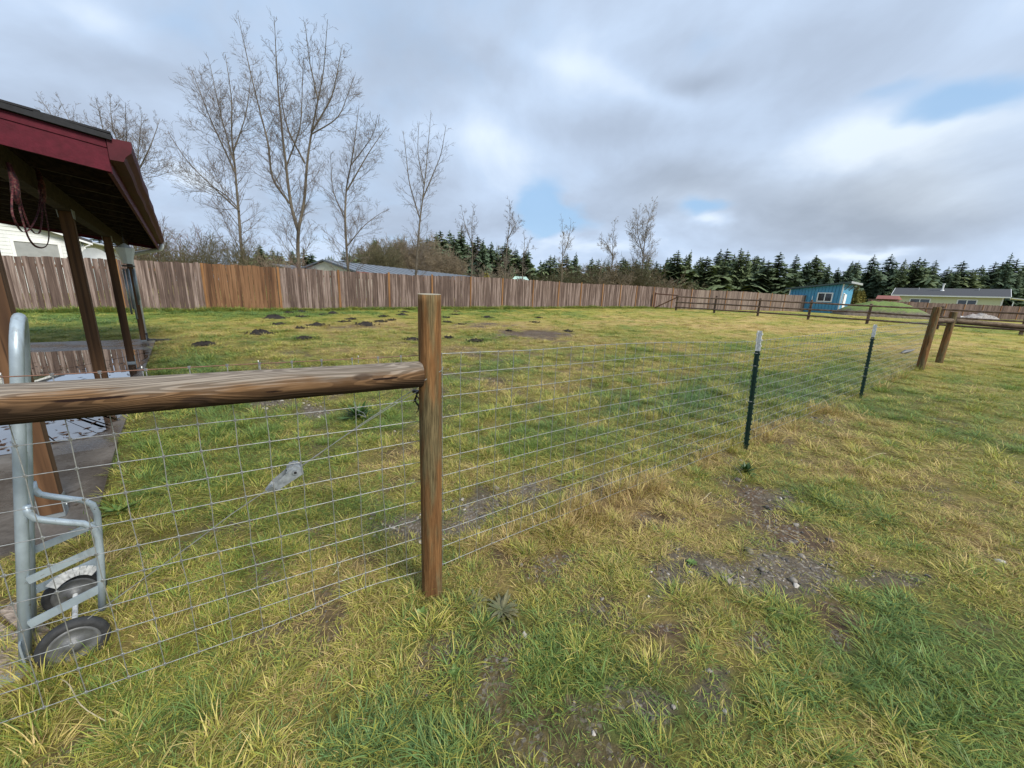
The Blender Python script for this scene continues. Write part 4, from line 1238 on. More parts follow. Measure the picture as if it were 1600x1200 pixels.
BM = [board_mesh(i) for i in range(10)]; BMN = [board_mesh(40 + i, .137, m_board_new) for i in range(5)]
W0 = np.array([-14.97, 13.186]); W1 = np.array([11.95, 33.45]); W2 = np.array([34.5, 44.6])
WD = (W1 - W0) / np.linalg.norm(W1 - W0); WD2 = (W2 - W1) / np.linalg.norm(W2 - W1); LEN1 = np.linalg.norm(W1 - W0); LEN2 = np.linalg.norm(W2 - W1)
def wpt(s): return W0 + WD * s if s <= LEN1 else W1 + WD2 * (s - LEN1)
wf = thing("board_fence", (*wpt(3), float(base_h(*wpt(3)))), "tall weathered grey brown board fence along the far side of the field", "fence")
def wdir(s): return WD if s <= LEN1 else WD2
rb2 = random.Random(21)
s = -2.6; nb = 0
far = MB()
while s < LEN1 + LEN2:
    p = wpt(s); d = wdir(s); a = math.atan2(d[1], d[0])
    z = float(base_h(*p)) - .02 + rb2.uniform(-.024, .024) + .035 * math.sin(s * .45)
    if nb < 292:
        new = 3.45 < s < 5.9
        o = bpy.data.objects.new("board", rb2.choice(BMN if new else BM)); COL.objects.link(o)
        o.parent = wf; jo = rb2.uniform(-.007, .007); o.location = np.array([p[0] - d[1] * jo, p[1] + d[0] * jo, z]) - ORG[wf.name]; o.rotation_euler = (rb2.uniform(-.006, .006), rb2.uniform(-.008, .008), a + (PI if rb2.random() < .5 else 0))
        if new and 'label' not in o and nb % 99 == 0: pass
    else:
        far.box((p[0], p[1], z + .9), (.138, .018, 1.8 + rb2.uniform(-.03, .03)), ((d[0], d[1], 0), (-d[1], d[0], 0), (0, 0, 1)))
    nb += 1; s += .1425
m_far = wood_mat("far_board", [(.075, .058, .050), (.150, .110, .092), (.25, .20, .17)], 'Z', 3, 0.0, 1.6, .85, False, None, 1.0)
tag(far.build("board_run", m_far, wf), kind='stuff')
BAT = [1.05, 3.41, 5.95, 8.36, 10.72, 13.06, 15.45, 17.70, 20.13, 22.40, 24.58, 26.92, 29.03, 31.07, 33.46, 35.8, 38.2, 40.6, 43.0, 45.4, 47.8, 50.2, 52.6]
bme = {}
for i, s in enumerate(BAT):
    p = wpt(s); d = wdir(s); nrm2 = np.array([d[1], -d[0]])
    q = p + nrm2 * .030
    z = float(base_h(*p))
    mb = MB(); mb.box((q[0], q[1], z + .905), (.088, .038, 1.83), ((d[0], d[1], 0), (-d[1], d[0], 0), (0, 0, 1)))
    mb.build("post", m_batten, wf, origin=(q[0], q[1], z))
for k in (.35, 1.5):      # rails on the far side
    for (a, b) in ((-2.6, LEN1), (LEN1, LEN1 + LEN2)):
        n_ = 8
        for i in range(n_):
            p0 = wpt(a + (b - a) * i / n_ + .001); p1 = wpt(a + (b - a) * (i + 1) / n_ - .001); d = wdir((a + b) / 2); off = np.array([-d[1], d[0]]) * .034
            mb = MB(); mb.beam([*(p0 + off), float(base_h(*p0)) + k], [*(p1 + off), float(base_h(*p1)) + k], .038, .088); mb.build("rail", m_batten, wf)

# second board fence in front of the green house
A2 = at_y(1360, 475, 45.5); B2 = at_y(1690, 492, 47.5)
wf2 = thing("board_fence", (A2[0], A2[1], .9), "brown board fence running in front of the pale green house", "fence")
mb = MB(); L2 = np.linalg.norm(B2[:2] - A2[:2]); d = (B2[:2] - A2[:2]) / L2
n_ = int(L2 / .15)
for i in range(n_):
    p = A2[:2] + d * (i * .15)
    mb.box((p[0], p[1], .88 + .76 + rb2.uniform(-.03, .03)), (.142, .02, 1.56), ((d[0], d[1], 0), (-d[1], d[0], 0), (0, 0, 1)))
m_far2 = wood_mat("far_board_brown", [(.060, .042, .036), (.115, .078, .064), (.19, .14, .12)], 'Z', 3, 0.0, 1.3, .85, False)
tag(mb.build("board_run", m_far2, wf2), kind='stuff')
for i in range(0, n_, 16):
    p = A2[:2] + d * (i * .15); mb = MB(); mb.box((p[0] + d[1] * .03, p[1] - d[0] * .03, 1.62), (.09, .04, 1.58), ((d[0], d[1], 0), (-d[1], d[0], 0), (0, 0, 1))); mb.build("post", m_batten, wf2)

# ------------------------------------------------------------------ three rail fence across the field
m_rpost = wood_mat("brown_fence_rail_wood", [(.055, .038, .029), (.120, .080, .060), (.19, .14, .105)], 'X', 3, .2, 14, .85, False)
rf = thing("rail_fence", (18.7, 24.6, .6), "low brown three rail fence crossing the field in front of the blue shed", "fence")
S0 = np.array([12.68, 30.43]); S1 = np.array([24.75, 18.75]); sp = (S1 - S0) / 6
RP = [S0 + sp * i for i in range(-0, 9)]
def rz(p): return float(base_h(*p))
pts2 = []
for i, p in enumerate(RP):
    mb = MB(); j = rb2.uniform(-.03, .03)
    mb.tube([[p[0], p[1], rz(p) - .1], [p[0] + j * .3, p[1], rz(p) + .6], [p[0] + j, p[1] + j, rz(p) + 1.22 + rb2.uniform(-.03, .05)]], [.075, .072, .068], 10)
    mb.build("post", m_rpost, rf, smooth=False)
for i in range(len(RP) - 1):
    for h in (.28, .68, 1.08):
        a = np.array([*RP[i], rz(RP[i]) + h + rb2.uniform(-.02, .02)]); b = np.array([*RP[i + 1], rz(RP[i + 1]) + h + rb2.uniform(-.02, .02)])
        dd2 = (b - a) / np.linalg.norm(b - a); off = np.array([-dd2[1], dd2[0], 0]) * -.085
        mb = MB(); mb.tube([a - dd2 * .08 + off, (a + b) / 2 + off + [0, 0, -.012], b + dd2 * .08 + off], .05, 8); mb.build("rail", m_rpost, rf)
br0 = np.array([*(wpt(LEN1 - .3) + np.array([.15, -.25])), 0]); br0[2] = rz(br0[:2])
m_rust = simple("rusty_brown_brace", (.14, .060, .035), .8, .3, 14)
mb = MB(); mb.tube([br0, br0 + [0, 0, 1.35]], .065, 8); mb.build("brace_post", m_rust, rf)
mb = MB(); mb.tube([br0 + [0, 0, 1.25], [*S0, rz(S0) + 1.18]], .045, 8); mb.build("brace_rail", m_rust, rf)
mb = MB(); mb.tube([br0 + [.1, -.1, .12], [*S0, rz(S0) + 1.05]], .045, 8); mb.build("brace_rail", m_rust, rf)

# ------------------------------------------------------------------ buildings
m_white = simple("white_painted_siding", (.64, .66, .66), .6, .06, 5, 0, .05)
m_trim = simple("white_trim", (.74, .75, .75), .5, .05, 5, 0, .03)
m_glassd = simple("dark_window_glass", (.020, .024, .028), .06, .2, 2, 0, 0, .9)
m_blind = simple("window_with_blind", (.30, .31, .31), .25, .12, 3, 0, 0, .6)
m_dkroof = simple("dark_shingle_roof", (.050, .053, .060), .85, .25, 9, 0, .2)
m_grroof = simple("grey_metal_roof", (.155, .175, .20), .45, .15, 3, .2, .05)
m_blue = simple("blue_shed_paint", (.075, .27, .44), .6, .14, 7, 0, .06, .3, (1, 1, .3))
m_shedroof = simple("dark_green_metal_roof", (.050, .075, .075), .5, .2, 4)
m_pgreen = simple("pale_green_siding", (.54, .56, .38), .7, .06, 4)
m_cream = simple("cream_siding", (.55, .54, .46), .7, .08, 4)
m_redroof = simple("dull_red_roof", (.21, .075, .060), .8, .2, 5)
m_mint = simple("pale_mint_roof", (.42, .58, .50), .6, .1, 4)
m_greyd = simple("grey_dish", (.33, .35, .36), .5, .1, 4)


def frame3(o, d):      # 3d frame with x along d (2d)
    d = np.array(d, float); d /= np.linalg.norm(d)
    return np.array([d[0], d[1], 0]), np.array([-d[1], d[0], 0]), np.array([0, 0, 1.])


def clad(bx, o, X, L, z0, ztop, name, mat, parent, exp=.20, nrm=None, proud=.012):
    """lapped boards, each a part; ztop is a function of distance along the wall"""
    z = z0
    while z < max(ztop(0), ztop(L)) - .02:
        # the stretch of wall that still reaches this height
        ss = [k * L / 40 for k in range(41) if ztop(k * L / 40) > z + .03]
        if not ss: break
        a, b = ss[0], ss[-1]
        p = [o + X * a, o + X * b]
        za = min(z + exp, ztop(a)); zb = min(z + exp, ztop(b))
        V = [np.array([*p[0][:2], z]) + nrm * proud * 1.9, np.array([*p[1][:2], z]) + nrm * proud * 1.9, np.array([*p[1][:2], zb]) + nrm * proud * .7, np.array([*p[0][:2], za]) + nrm * proud * .7,
             np.array([*p[0][:2], z]) - nrm * .01, np.array([*p[1][:2], z]) - nrm * .01, np.array([*p[1][:2], zb]) - nrm * .01, np.array([*p[0][:2], za]) - nrm * .01]
        mb = MB(); mb.add(V, [(0, 1, 2, 3), (4, 7, 6, 5), (0, 4, 5, 1), (2, 6, 7, 3), (0, 3, 7, 4), (1, 5, 6, 2)]); mb.build(name, mat, parent); z += exp


def window(o, X, N, wd, ht, parent, frame=m_trim, pane=m_glassd, halves=2, fw=.08):
    mb = MB(); Z = UPZ
    for sx in (-1, 1): mb.box(o + X * sx * (wd / 2 + fw / 2) + N * .03, (fw, .07, ht + 2 * fw), (X, N, Z))
    for sz in (-1, 1): mb.box(o + Z * sz * (ht / 2 + fw / 2) + N * .032, (wd, .066, fw), (X, N, Z))
    if halves == 2: mb.box(o + N * .03, (fw * .8, .06, ht), (X, N, Z))
    f = mb.build("window", frame, parent, origin=o)
    for k in range(halves):
        w_ = (wd - (fw * .8 if halves == 2 else 0)) / halves
        c = o + X * ((k - (halves - 1) / 2) * (w_ + (fw * .8 if halves == 2 else 0))) + N * .012
        mb = MB(); mb.box(c, (w_ - .004, .02, ht - .004), (X, N, Z)); mb.build("pane", pane, f)
    return f


# white house behind the left end of the board fence: gable end towards the field
wl = at_y(-40, 400, 19.5); wr = at_y(131, 400, 23.0)
X, N, _ = frame3(None, (wr - wl)[:2]); N = -N
Lw = np.linalg.norm((wr - wl)[:2])
o = np.array([wl[0], wl[1], .35])
e1 = in_plane(0, 335, wl, X[:2]); e2 = in_plane(122, 374, wl, X[:2])
def on(p): return (p[:2] - wl[:2]).dot(X[:2])
sl1 = (e2[2] - e1[2]) / (on(e2) - on(e1))
def ztop(s): return e1[2] + sl1 * (s - on(e1))
wh = thing("white_house", o, "white clapboard house showing its gable end above the left part of the board fence", "house")
RB = o - X * 6
def zt2(s): return ztop(s - 6) if s > 3 else ztop(-3) + sl1 * 0
mb = MB()
P = [RB, o + X * Lw, np.array([*(o + X * Lw)[:2], ztop(Lw)]), np.array([*(o - X * 3)[:2], ztop(-3)]), np.array([*RB[:2], ztop(-3) + sl1 * 3])]
mb.prism(P, -N * 9); mb.build("wall", m_white, wh)
clad(mb, RB, X, Lw + 6, 1.6, lambda s: (ztop(s - 6) if s > 3 else ztop(-3) + sl1 * (3 - s)) - .02, "clapboard", m_white, wh, .19, N)
for (a, b) in (((-3, ztop(-3)), (Lw + .35, ztop(Lw + .35))), ((-3, ztop(-3)), (-6.35, ztop(-3) + sl1 * 3.35))):
    p = np.array([*(o + X * a[0])[:2], a[1]]); q = np.array([*(o + X * b[0])[:2], b[1]])
    mb = MB(); e = np.array([0, 0, .13]); mb.prism([p + N * .4 - e * .2, q + N * .4 - e * .2, q + N * .4 + e, p + N * .4 + e], -N * 9.8); mb.build("roof", m_dkroof, wh)
    mb = MB(); mb.prism([p + N * .402 - e * 1.0, q + N * .402 - e * 1.0, q + N * .402 - e * .22, p + N * .402 - e * .22], -N * .03); mb.build("barge_board", m_trim, wh)
wc_ = in_plane(59, 394, wl + N * .0, X[:2])
window(wc_ + N * .02, X, N, 1.55, .95, wh, m_trim, m_blind, 1, .12)

# lower white outbuilding with gutter, and the dish in front of it
a = at_y(133, 395, 24.5); b = at_y(212, 405, 33.0)
X, N, _ = frame3(None, (b - a)[:2]); N = -N
e1 = in_plane(133, 379, a, X[:2]); L3 = np.linalg.norm((b - a)[:2])
ob = thing("white_annex", (a[0], a[1], .4), "low white annex with gutter and small window beyond the carport posts", "house")
mb = MB(); o = np.array([a[0], a[1], .4]); mb.box(o + X * L3 / 2 - N * 2.5 + UPZ * (e1[2] - .4) / 2, (L3, 5, e1[2] - .4), (X, N, UPZ)); mb.build("wall", m_white, ob)
mb = MB(); mb.prism([np.array([*(o - X * .3 + N * .35)[:2], e1[2] - .02]), np.array([*(o - X * .3 + N * .35)[:2], e1[2] + .10]), np.array([*(o - X * .3 - N * 2.5)[:2], e1[2] + .62]), np.array([*(o - X * .3 - N * 5.4)[:2], e1[2] + .10])], X * (L3 + .6)); mb.build("roof", m_grroof, ob)
mb = MB(); mb.tube([np.array([*(o - X * .3 + N * .42)[:2], e1[2] + .0]), np.array([*(o + X * (L3 + .3) + N * .42)[:2], e1[2] - .06])], .06, 8)
mb.tube([np.array([*(o - X * .2 + N * .42)[:2], e1[2]]), np.array([*(o - X * .15 + N * .3)[:2], e1[2] - .18]), np.array([*(o - X * .1 + N * .06)[:2], e1[2] - .3]), np.array([*(o - X * .1 + N * .06)[:2], .6])], .05, 8); mb.build("gutter", m_trim, ob)
window(in_plane(168, 398, a, X[:2]) + N * .02, X, N, .7, .9, ob, m_greyd, m_glassd, 1, .1)
mb = MB(); dpos = at_y(149, 400, 22.0); rings_ = []
dn = -np.array([dpos[0], dpos[1], 0]) / np.linalg.norm(dpos[:2]) + np.array([.5, 0, .35]); dn /= np.linalg.norm(dn)
dx = np.cross(UPZ, dn); dx /= np.linalg.norm(dx); dy = np.cross(dn, dx)
V = [dpos - dn * .10]; F = []
for k, rr2 in enumerate((.22, .40, .52)):
    for j in range(20): V.append(dpos - dn * (.10 - .10 * (rr2 / .52) ** 2) + dx * rr2 * math.cos(j * PI / 10) + dy * rr2 * .85 * math.sin(j * PI / 10))
for j in range(20): F.append((0, 1 + j, 1 + (j + 1) % 20))
for k in range(2):
    for j in range(20): F.append((1 + k * 20 + j, 21 + k * 20 + j, 21 + k * 20 + (j + 1) % 20, 1 + k * 20 + (j + 1) % 20))
dish = thing("satellite_dish", (dpos[0], dpos[1], .4), "grey satellite dish on a pole in front of the low white annex", "satellite dish")
mb.add(V, F); mb.build("reflector", m_greyd, dish, smooth=True)
mb = MB(); mb.tube([[dpos[0] - dn[0] * .16, dpos[1] - dn[1] * .16, .4], dpos - dn * .14], .035, 8); mb.build("pole", m_galv, dish)
mb = MB(); mb.tube([dpos - dy * .45, dpos - dy * .3 + dn * .45], .018, 6); mb.box(dpos - dy * .27 + dn * .47, (.08, .12, .08)); mb.build("feed_arm", m_greyd, dish)

# long low grey roofed barn beyond the fence
a = at_y(503, 407, 31.0); b = at_y(741, 431, 52.0)
X, N, _ = frame3(None, (b - a)[:2]); N = -N; Lb = np.linalg.norm((b - a)[:2])
zr = a[2]; zrb = b[2]
bn = thing("long_barn", (a[0], a[1], .6), "long low open barn with grey metal roof beyond the board fence", "barn")
def bp(s, n_, z): return np.array([*(a[:2] + X[:2] * s + N[:2] * n_), z])
mb = MB(); zz = (zr + zrb) / 2
mb.prism([bp(0, 3.6, zz - .95), bp(0, 3.6, zz - .85), bp(0, 0, zz), bp(0, -4, zz - 1.0), bp(0, -4, zz - 1.1), bp(0, 0, zz - .1)], X * Lb); mb.build("roof", m_grroof, bn)
k = 0
while k < Lb:
    mb = MB(); mb.beam(bp(k, 3.58, zz - .83), bp(k, .02, zz + .025), .05, .03); mb.build("roof_seam", m_grroof, bn); k += .9
mb = MB(); mb.prism([bp(0.2, 3.3, .5), bp(.2, 3.3, zz - .98), bp(.2, 0, zz - .14), bp(.2, -3.8, zz - 1.1), bp(.2, -3.8, .5)], X * 1.9); mb.build("gable_wall", m_cream, bn)
mb = MB(); mb.box(bp(Lb / 2, -3.7, 1.6), (Lb - .4, .1, 2.4), (X, N, UPZ)); mb.build("back_wall", simple("dark_barn_wall", (.06, .045, .038), .9), bn)
k = 3.0
while k < Lb: 
    mb = MB(); mb.box(bp(k, 3.2, (zz - .9 + .5) / 2), (.12, .12, zz - .9 - .5), (X, N, UPZ)); mb.build("post", m_rpost, bn); k += 3.6
mb = MB(); mb.box(bp(Lb / 2, 3.63, zz - .95), (Lb, .03, .18), (X, N, UPZ)); mb.build("fascia", m_redroof, bn)
c = at_y(485, 418, 33)
mb = MB(); sm = thing("grey_lean_to", (c[0], c[1], .6), "small grey roofed lean-to at the left end of the long barn", "shed")
mb.box((c[0] - .8, c[1] + 1, 1.5), (2.6, 3, 1.9), (X, N, UPZ)); mb.build("wall", m_cream, sm)
mb = MB(); mb.prism([np.array([c[0], c[1], 2.45]) - X * 2.2 + N * 1.9, np.array([c[0], c[1], 2.55]) - X * 2.2 + N * 1.9, np.array([c[0], c[1], 3.15]) - X * 2.2 - N * 1.9, np.array([c[0], c[1], 3.05]) - X * 2.2 - N * 1.9], X * 3.0); mb.build("roof", m_grroof, sm)

# small mint roofed shelter
c = at_y(813, 440, 48); gp0 = np.array([c[0], c[1], .85])
ms = thing("mint_shelter", gp0, "small shelter with a pale mint roof peeping over the board fence", "shelter")
top_ = at_y(813, 432, 48)[2]; ev = at_y(813, 439.5, 48)[2]
mb = MB(); hw = 1.15; mb.add([gp0 + [-hw, -1.3, ev - .85], gp0 + [hw, -1.3, ev - .85], gp0 + [hw, 1.3, ev - .85], gp0 + [-hw, 1.3, ev - .85], gp0 + [-hw * .6, 0, top_ - .85], gp0 + [hw * .6, 0, top_ - .85]], [(0, 1, 5, 4), (2, 3, 4, 5), (1, 2, 5), (3, 0, 4), (0, 3, 2, 1)]); mb.build("roof", m_mint, ms)
for sx in (-1, 1):
    for sy in (-1, 1): mb = MB(); mb.box(gp0 + [sx * .9, sy * 1.1, (ev - .85) / 2], (.08, .08, ev - .85)); mb.build("post", m_trim, ms)

# blue shed
sr = at_y(1309, 488, 41.2); zb = .78
sl_ = min((at_y(1228, 486, yy) for yy in np.arange(41, 50, .05)), key=lambda p: abs((sr - p)[:2].dot(np.array([.788, .616]))))
X, N, _ = frame3(None, (sr - sl_)[:2]); N = -N
if N.dot([sl_[0], sl_[1], 0]) > 0: N = -N
Ls = np.linalg.norm((sr - sl_)[:2]); hl, hr_ = 2.50, 3.10; DS = 4.2
shd = thing("blue_shed", (*sl_[:2], zb), "blue board shed with sloping dark roof and white sliding window beyond the rail fence", "shed")
def spx(s, n_, z): return np.array([*(sl_[:2] + X[:2] * s + N[:2] * n_), zb + z])
mb = MB(); mb.prism([spx(0, -.02, 0), spx(Ls, -.02, 0), spx(Ls, -.02, hr_), spx(0, -.02, hl)], -N * (DS - .04)); mb.build("wall", m_blue, shd)
nbd = 16
for i in range(nbd):
    s0_, s1_ = Ls * i / nbd + .025, Ls * (i + 1) / nbd - .025
    mb = MB(); mb.prism([spx(s0_, -.02, .02), spx(s1_, -.02, .02), spx(s1_, -.02, hl + (hr_ - hl) * s1_ / Ls - .01), spx(s0_, -.02, hl + (hr_ - hl) * s0_ / Ls - .01)], N * .05); mb.build("siding_board", m_blue, shd)
for i in range(12):
    n0, n1 = -DS * i / 12 - .012, -DS * (i + 1) / 12 + .012
    mb = MB(); mb.prism([spx(Ls, n0, .02), spx(Ls, n1, .02), spx(Ls, n1, hr_ - .01), spx(Ls, n0, hr_ - .01)], X * .025); mb.build("siding_board", m_blue, shd)
for s_, h_ in ((0.03, hl), (Ls - .03, hr_)):
    mb = MB(); mb.box(spx(s_, .015, h_ / 2), (.11, .05, h_ - .02), (X, N, UPZ)); mb.build("corner_board", m_trim, shd)
mb = MB(); mb.box(spx(Ls * .475, .015, .95), (.05, .045, 1.75), (X, N, UPZ)); mb.build("trim_strip", m_trim, shd)
window(spx(Ls * .705, .012, 1.70), X, N, 1.15, .78, shd, m_trim, m_glassd, 2, .10)
mb = MB(); mb.box(spx(Ls + .03, -1.35, 1.05), (.05, .95, 2.05), (X, N, UPZ)); dr = mb.build("door", m_trim, shd)
mb = MB(); mb.box(spx(Ls + .06, -1.0, 1.0), (.05, .05, .12), (X, N, UPZ)); mb.build("handle", m_black, dr)
window(spx(Ls + .02, -.55, 1.6), N * -1, X, .38, 1.0, shd, m_trim, m_glassd, 1, .08)
mb = MB(); mb.prism([spx(-.38, .35, hl - .05), spx(Ls + .60, .35, hr_ + .09), spx(Ls + .60, .35, hr_ + .25), spx(-.38, .35, hl + .11)], -N * (DS + .7)); mb.build("roof", m_shedroof, shd)
mb = MB(); mb.prism([spx(Ls + .605, .37, hr_ + .06), spx(Ls + .605, -DS - .37, hr_ + .06), spx(Ls + .605, -DS - .37, hr_ + .26), spx(Ls + .605, .37, hr_ + .26)], X * .03); mb.build("fascia", m_greyd, shd)
for n_ in (-.4, -2.2, -4.0):
    mb = MB(); mb.beam(spx(Ls + .05, n_, hr_ - .6), spx(Ls + .5, n_, hr_ + .05), .06, .06); mb.build("eave_bracket", m_rpost, shd)

# earth mound beside the shed
md_c = at_y(1378, 490, 37.5)
V = []; F = []; nx, ny = 40, 18
for j in range(ny + 1):
    for i in range(nx + 1):
        u = (i / nx - .5) * 2; v = (j / ny - .5) * 2
        px_, py_ = md_c[0] + u * 3.3 + v * 1.2, md_c[1] + v * 2.6 - u * 1.5
        h = max(0, 1 - u * u) ** .7 * max(0, 1 - v * v) ** .7 * (1.05 - .15 * u) * (.75 + .5 * float(fbm(px_, py_, 1.4, 3, 5)))
        V.append((px_, py_, .64 + h * 1.45))
for j in range(ny):
    for i in range(nx): F.append((j * (nx + 1) + i, j * (nx + 1) + i + 1, (j + 1) * (nx + 1) + i + 1, (j + 1) * (nx + 1) + i))
m_mound, g, bs = new_mat("grassy_mound")
geo = g.n('ShaderNodeNewGeometry').outputs['Position']
zz_ = g.sep(geo)[2]
f_ = g.mr(g.m('ADD', zz_, g.m('MULTIPLY', g.noise(geo, 1.6, 4, .6), .9)), 1.55, 1.95)
g.put(bs.inputs['Base Color'], g.mix(f_, g.ramp(g.noise(geo, 5, 5, .65), [(.3, (.07, .055, .045)), (.7, (.20, .165, .12))]), g.ramp(g.noise(geo, 7, 5, .65), [(.3, (.075, .13, .03)), (.7, (.19, .25, .06))])))
bs.inputs['Roughness'].default_value = .95
g.put(bs.inputs['Normal'], g.bump(g.noise(geo, 9, 5, .7), .9, .06))
mb = MB(); mb.add(V, F); tag(mb.build("earth_mound", m_mound, smooth=True), "long heap of earth with green grass on top right of the blue shed", "mound")

# pale green house on the right
hl_ = at_y(1398, 474, 80); zb = .9
X, N, _ = frame3(None, (.669, -.743)); N = np.array([-.743, -.669, 0.])
Lh = 13.6
gh = thing("pale_green_house", (*hl_[:2], zb), "single storey pale green house with long dark shingle roof at the right", "house")
def gpx(s, n_, z): return np.array([*(hl_[:2] + X[:2] * s + N[:2] * n_), zb + z])
ze = at_y(1480, 462.3, 74)[2] - zb; zrd = at_y(1480, 451.5, 77)[2] - zb
mb = MB(); mb.prism([gpx(0, 0, 0), gpx(0, 0, ze - .1), gpx(0, -4.5, zrd - .2), gpx(0, -9, ze - .1), gpx(0, -9, 0)], X * Lh); mb.build("wall", m_pgreen, gh)
for k, (qa, qb, za, zb_) in enumerate(((.6, -4.5, ze - .12, zrd), (-9.6, -4.5, ze - .12, zrd))):
    mb = MB(); mb.prism([gpx(-.8, qa, za), gpx(-.8, qa, za + .16), gpx(-.8, qb, zb_ + .16), gpx(-.8, qb, zb_)], X * (Lh + 1.6)); mb.build("roof", m_dkroof, gh)
mb = MB(); mb.box(gpx(Lh / 2, .66, ze - .06), (Lh + 1.6, .10, .22), (X, N, UPZ)); mb.build("gutter", m_trim, gh)
for s_ in (-.8, Lh + .8):
    mb = MB(); mb.prism([gpx(s_ - .03, .6, ze - .16), gpx(s_ - .03, .6, ze + .07), gpx(s_ - .03, -4.5, zrd + .19), gpx(s_ - .03, -4.5, zrd - .05)], X * .06); mb.build("barge_board", m_trim, gh)
mb = MB(); c = gpx(Lh * .44, -3.0, zrd - .4); mb.tube([c + [0, 0, -.3], c + [0, 0, .2]], [.45, .25], 10); mb.tube([c, c + [0, 0, 1.25]], .13, 10); mb.tube([c + [0, 0, 1.25], c + [0, 0, 1.4]], .22, 10); mb.build("flue", m_trim, gh)
for s_ in (.2, .78):
    mb = MB(); c = gpx(Lh * s_, -3.4, zrd - .2); mb.tube([c, c + [0, 0, .45]], .08, 8); mb.build("roof_vent", m_greyd, gh)
for px_ in (1437, 1506): window(np.array([*(hl_[:2] + X[:2] * (Lh * (px_ - 1398) / 154))[:2], zb + ze - 1.25]) + N * .02, X, N, 2.2 if px_ > 1500 else 2.6, 1.1, gh, m_trim, m_glassd, 2, .16)
mb = MB(); mb.box(gpx(Lh + .0, .03, ze / 2), (.2, .08, ze - .2), (X, N, UPZ)); mb.build("corner_board", m_trim, gh)
gc = thing("white_carport", gpx(Lh + 4, 0, 0), "white flat carport awning at the right end of the green house", "carport")
mb = MB(); mb.prism([gpx(Lh + 1, 1, ze - .25), gpx(Lh + 1, 1, ze - .10), gpx(Lh + 8, 1, ze - .95), gpx(Lh + 8, 1, ze - 1.1)], -N * 5); mb.build("roof", m_trim, gc)
for s_ in (1.2, 4.5, 7.8):
    mb = MB(); mb.box(gpx(Lh + s_, .8, (ze - .6) / 2 - .1), (.12, .12, ze - .6 - .1 * s_), (X, N, UPZ)); mb.build("post", m_trim, gc)
# small red roofed outbuilding
c = at_y(1386, 472, 64); rz_ = at_y(1386, 461.5, 64)[2]; re = at_y(1386, 467.5, 64)[2]
rs = thing("red_roofed_shed", (c[0], c[1], .9), "small dark outbuilding with dull red roof left of the green house", "shed")
mb = MB(); mb.prism([np.array([c[0] - 2.0, c[1], re]), np.array([c[0] - .4, c[1] + 1.5, rz_]), np.array([c[0] + 1.8, c[1] + 3, re])], (2.1, -1.5, 0)); mb.build("roof", m_redroof, rs)
mb = MB(); mb.box((c[0] + .3, c[1] + 1.0, (re + .9) / 2), (3, 2.4, re - .9)); mb.build("wall", m_rpost, rs)

# ------------------------------------------------------------------ rubble and sheeting heaps behind the rail fence
def lump(name, c, rx, ry, h, mat, seed, label, cat, parts=None):
    n1_, n2_ = 18, 8; V = []; F = []
    for i in range(n2_ + 1):
        for j in range(n1_):
            u = i / n2_; a = 2 * PI * j / n1_
            k = .7 + .6 * float(vnoise(math.cos(a) * 1.5 + seed, math.sin(a) * 1.5 + u * 2, seed))
            V.append((c[0] + rx * u * k * math.cos(a), c[1] + ry * u * k * math.sin(a), c[2] + h * (1 - u ** 1.6) * (.6 + .8 * float(vnoise(u * 5 + j, j * 1.7, seed + 2)))))
    for i in range(n2_):
        for j in range(n1_): F.append((i * n1_ + j, (i + 1) * n1_ + j, (i + 1) * n1_ + (j + 1) % n1_, i * n1_ + (j + 1) % n1_))
    mb = MB(); mb.add(V, F); return tag(mb.build(name, mat), label, cat)
m_sheet = simple("crumpled_white_sheet", (.58, .60, .62), .5, .25, 5, 0, .3)
m_rubble = simple("grey_rubble", (.27, .25, .24), .9, .6, 6, 0, .6)
def gnd(px, py): 
    p = ground_at(px, py); return np.array([p[0], p[1], float(base_h(p[0], p[1])) - .05])
lump("plastic_sheet", gnd(1402, 488.5), 1.5, .8, .40, m_sheet, 3, "white crumpled sheeting lying right of the earth mound", "sheeting")
lump("plastic_sheet", gnd(1500, 496), 1.0, .6, .55, m_sheet, 5, "pale bluish sheeting on the rubble behind the far rail posts", "sheeting")
lump("rubble_heap", gnd(1530, 497.5), 2.2, .9, .60, m_rubble, 7, "low grey rubble heap behind the rail at the right edge", "rubble heap")
lump("rubble_heap", gnd(1440, 493), 1.8, .7, .45, m_rubble, 9, "low brown rubble heap seen between the rails beside the white sheeting", "rubble heap")

lump("plastic_sheet", gnd(1462, 492), .9, .5, .40, m_sheet, 13, "small white sheeting scrap between the brown rubble and the far posts", "sheeting")
lump("plastic_sheet", gnd(1552, 494), .8, .5, .55, m_sheet, 15, "whitish sheeting on the right end of the grey rubble heap", "sheeting")

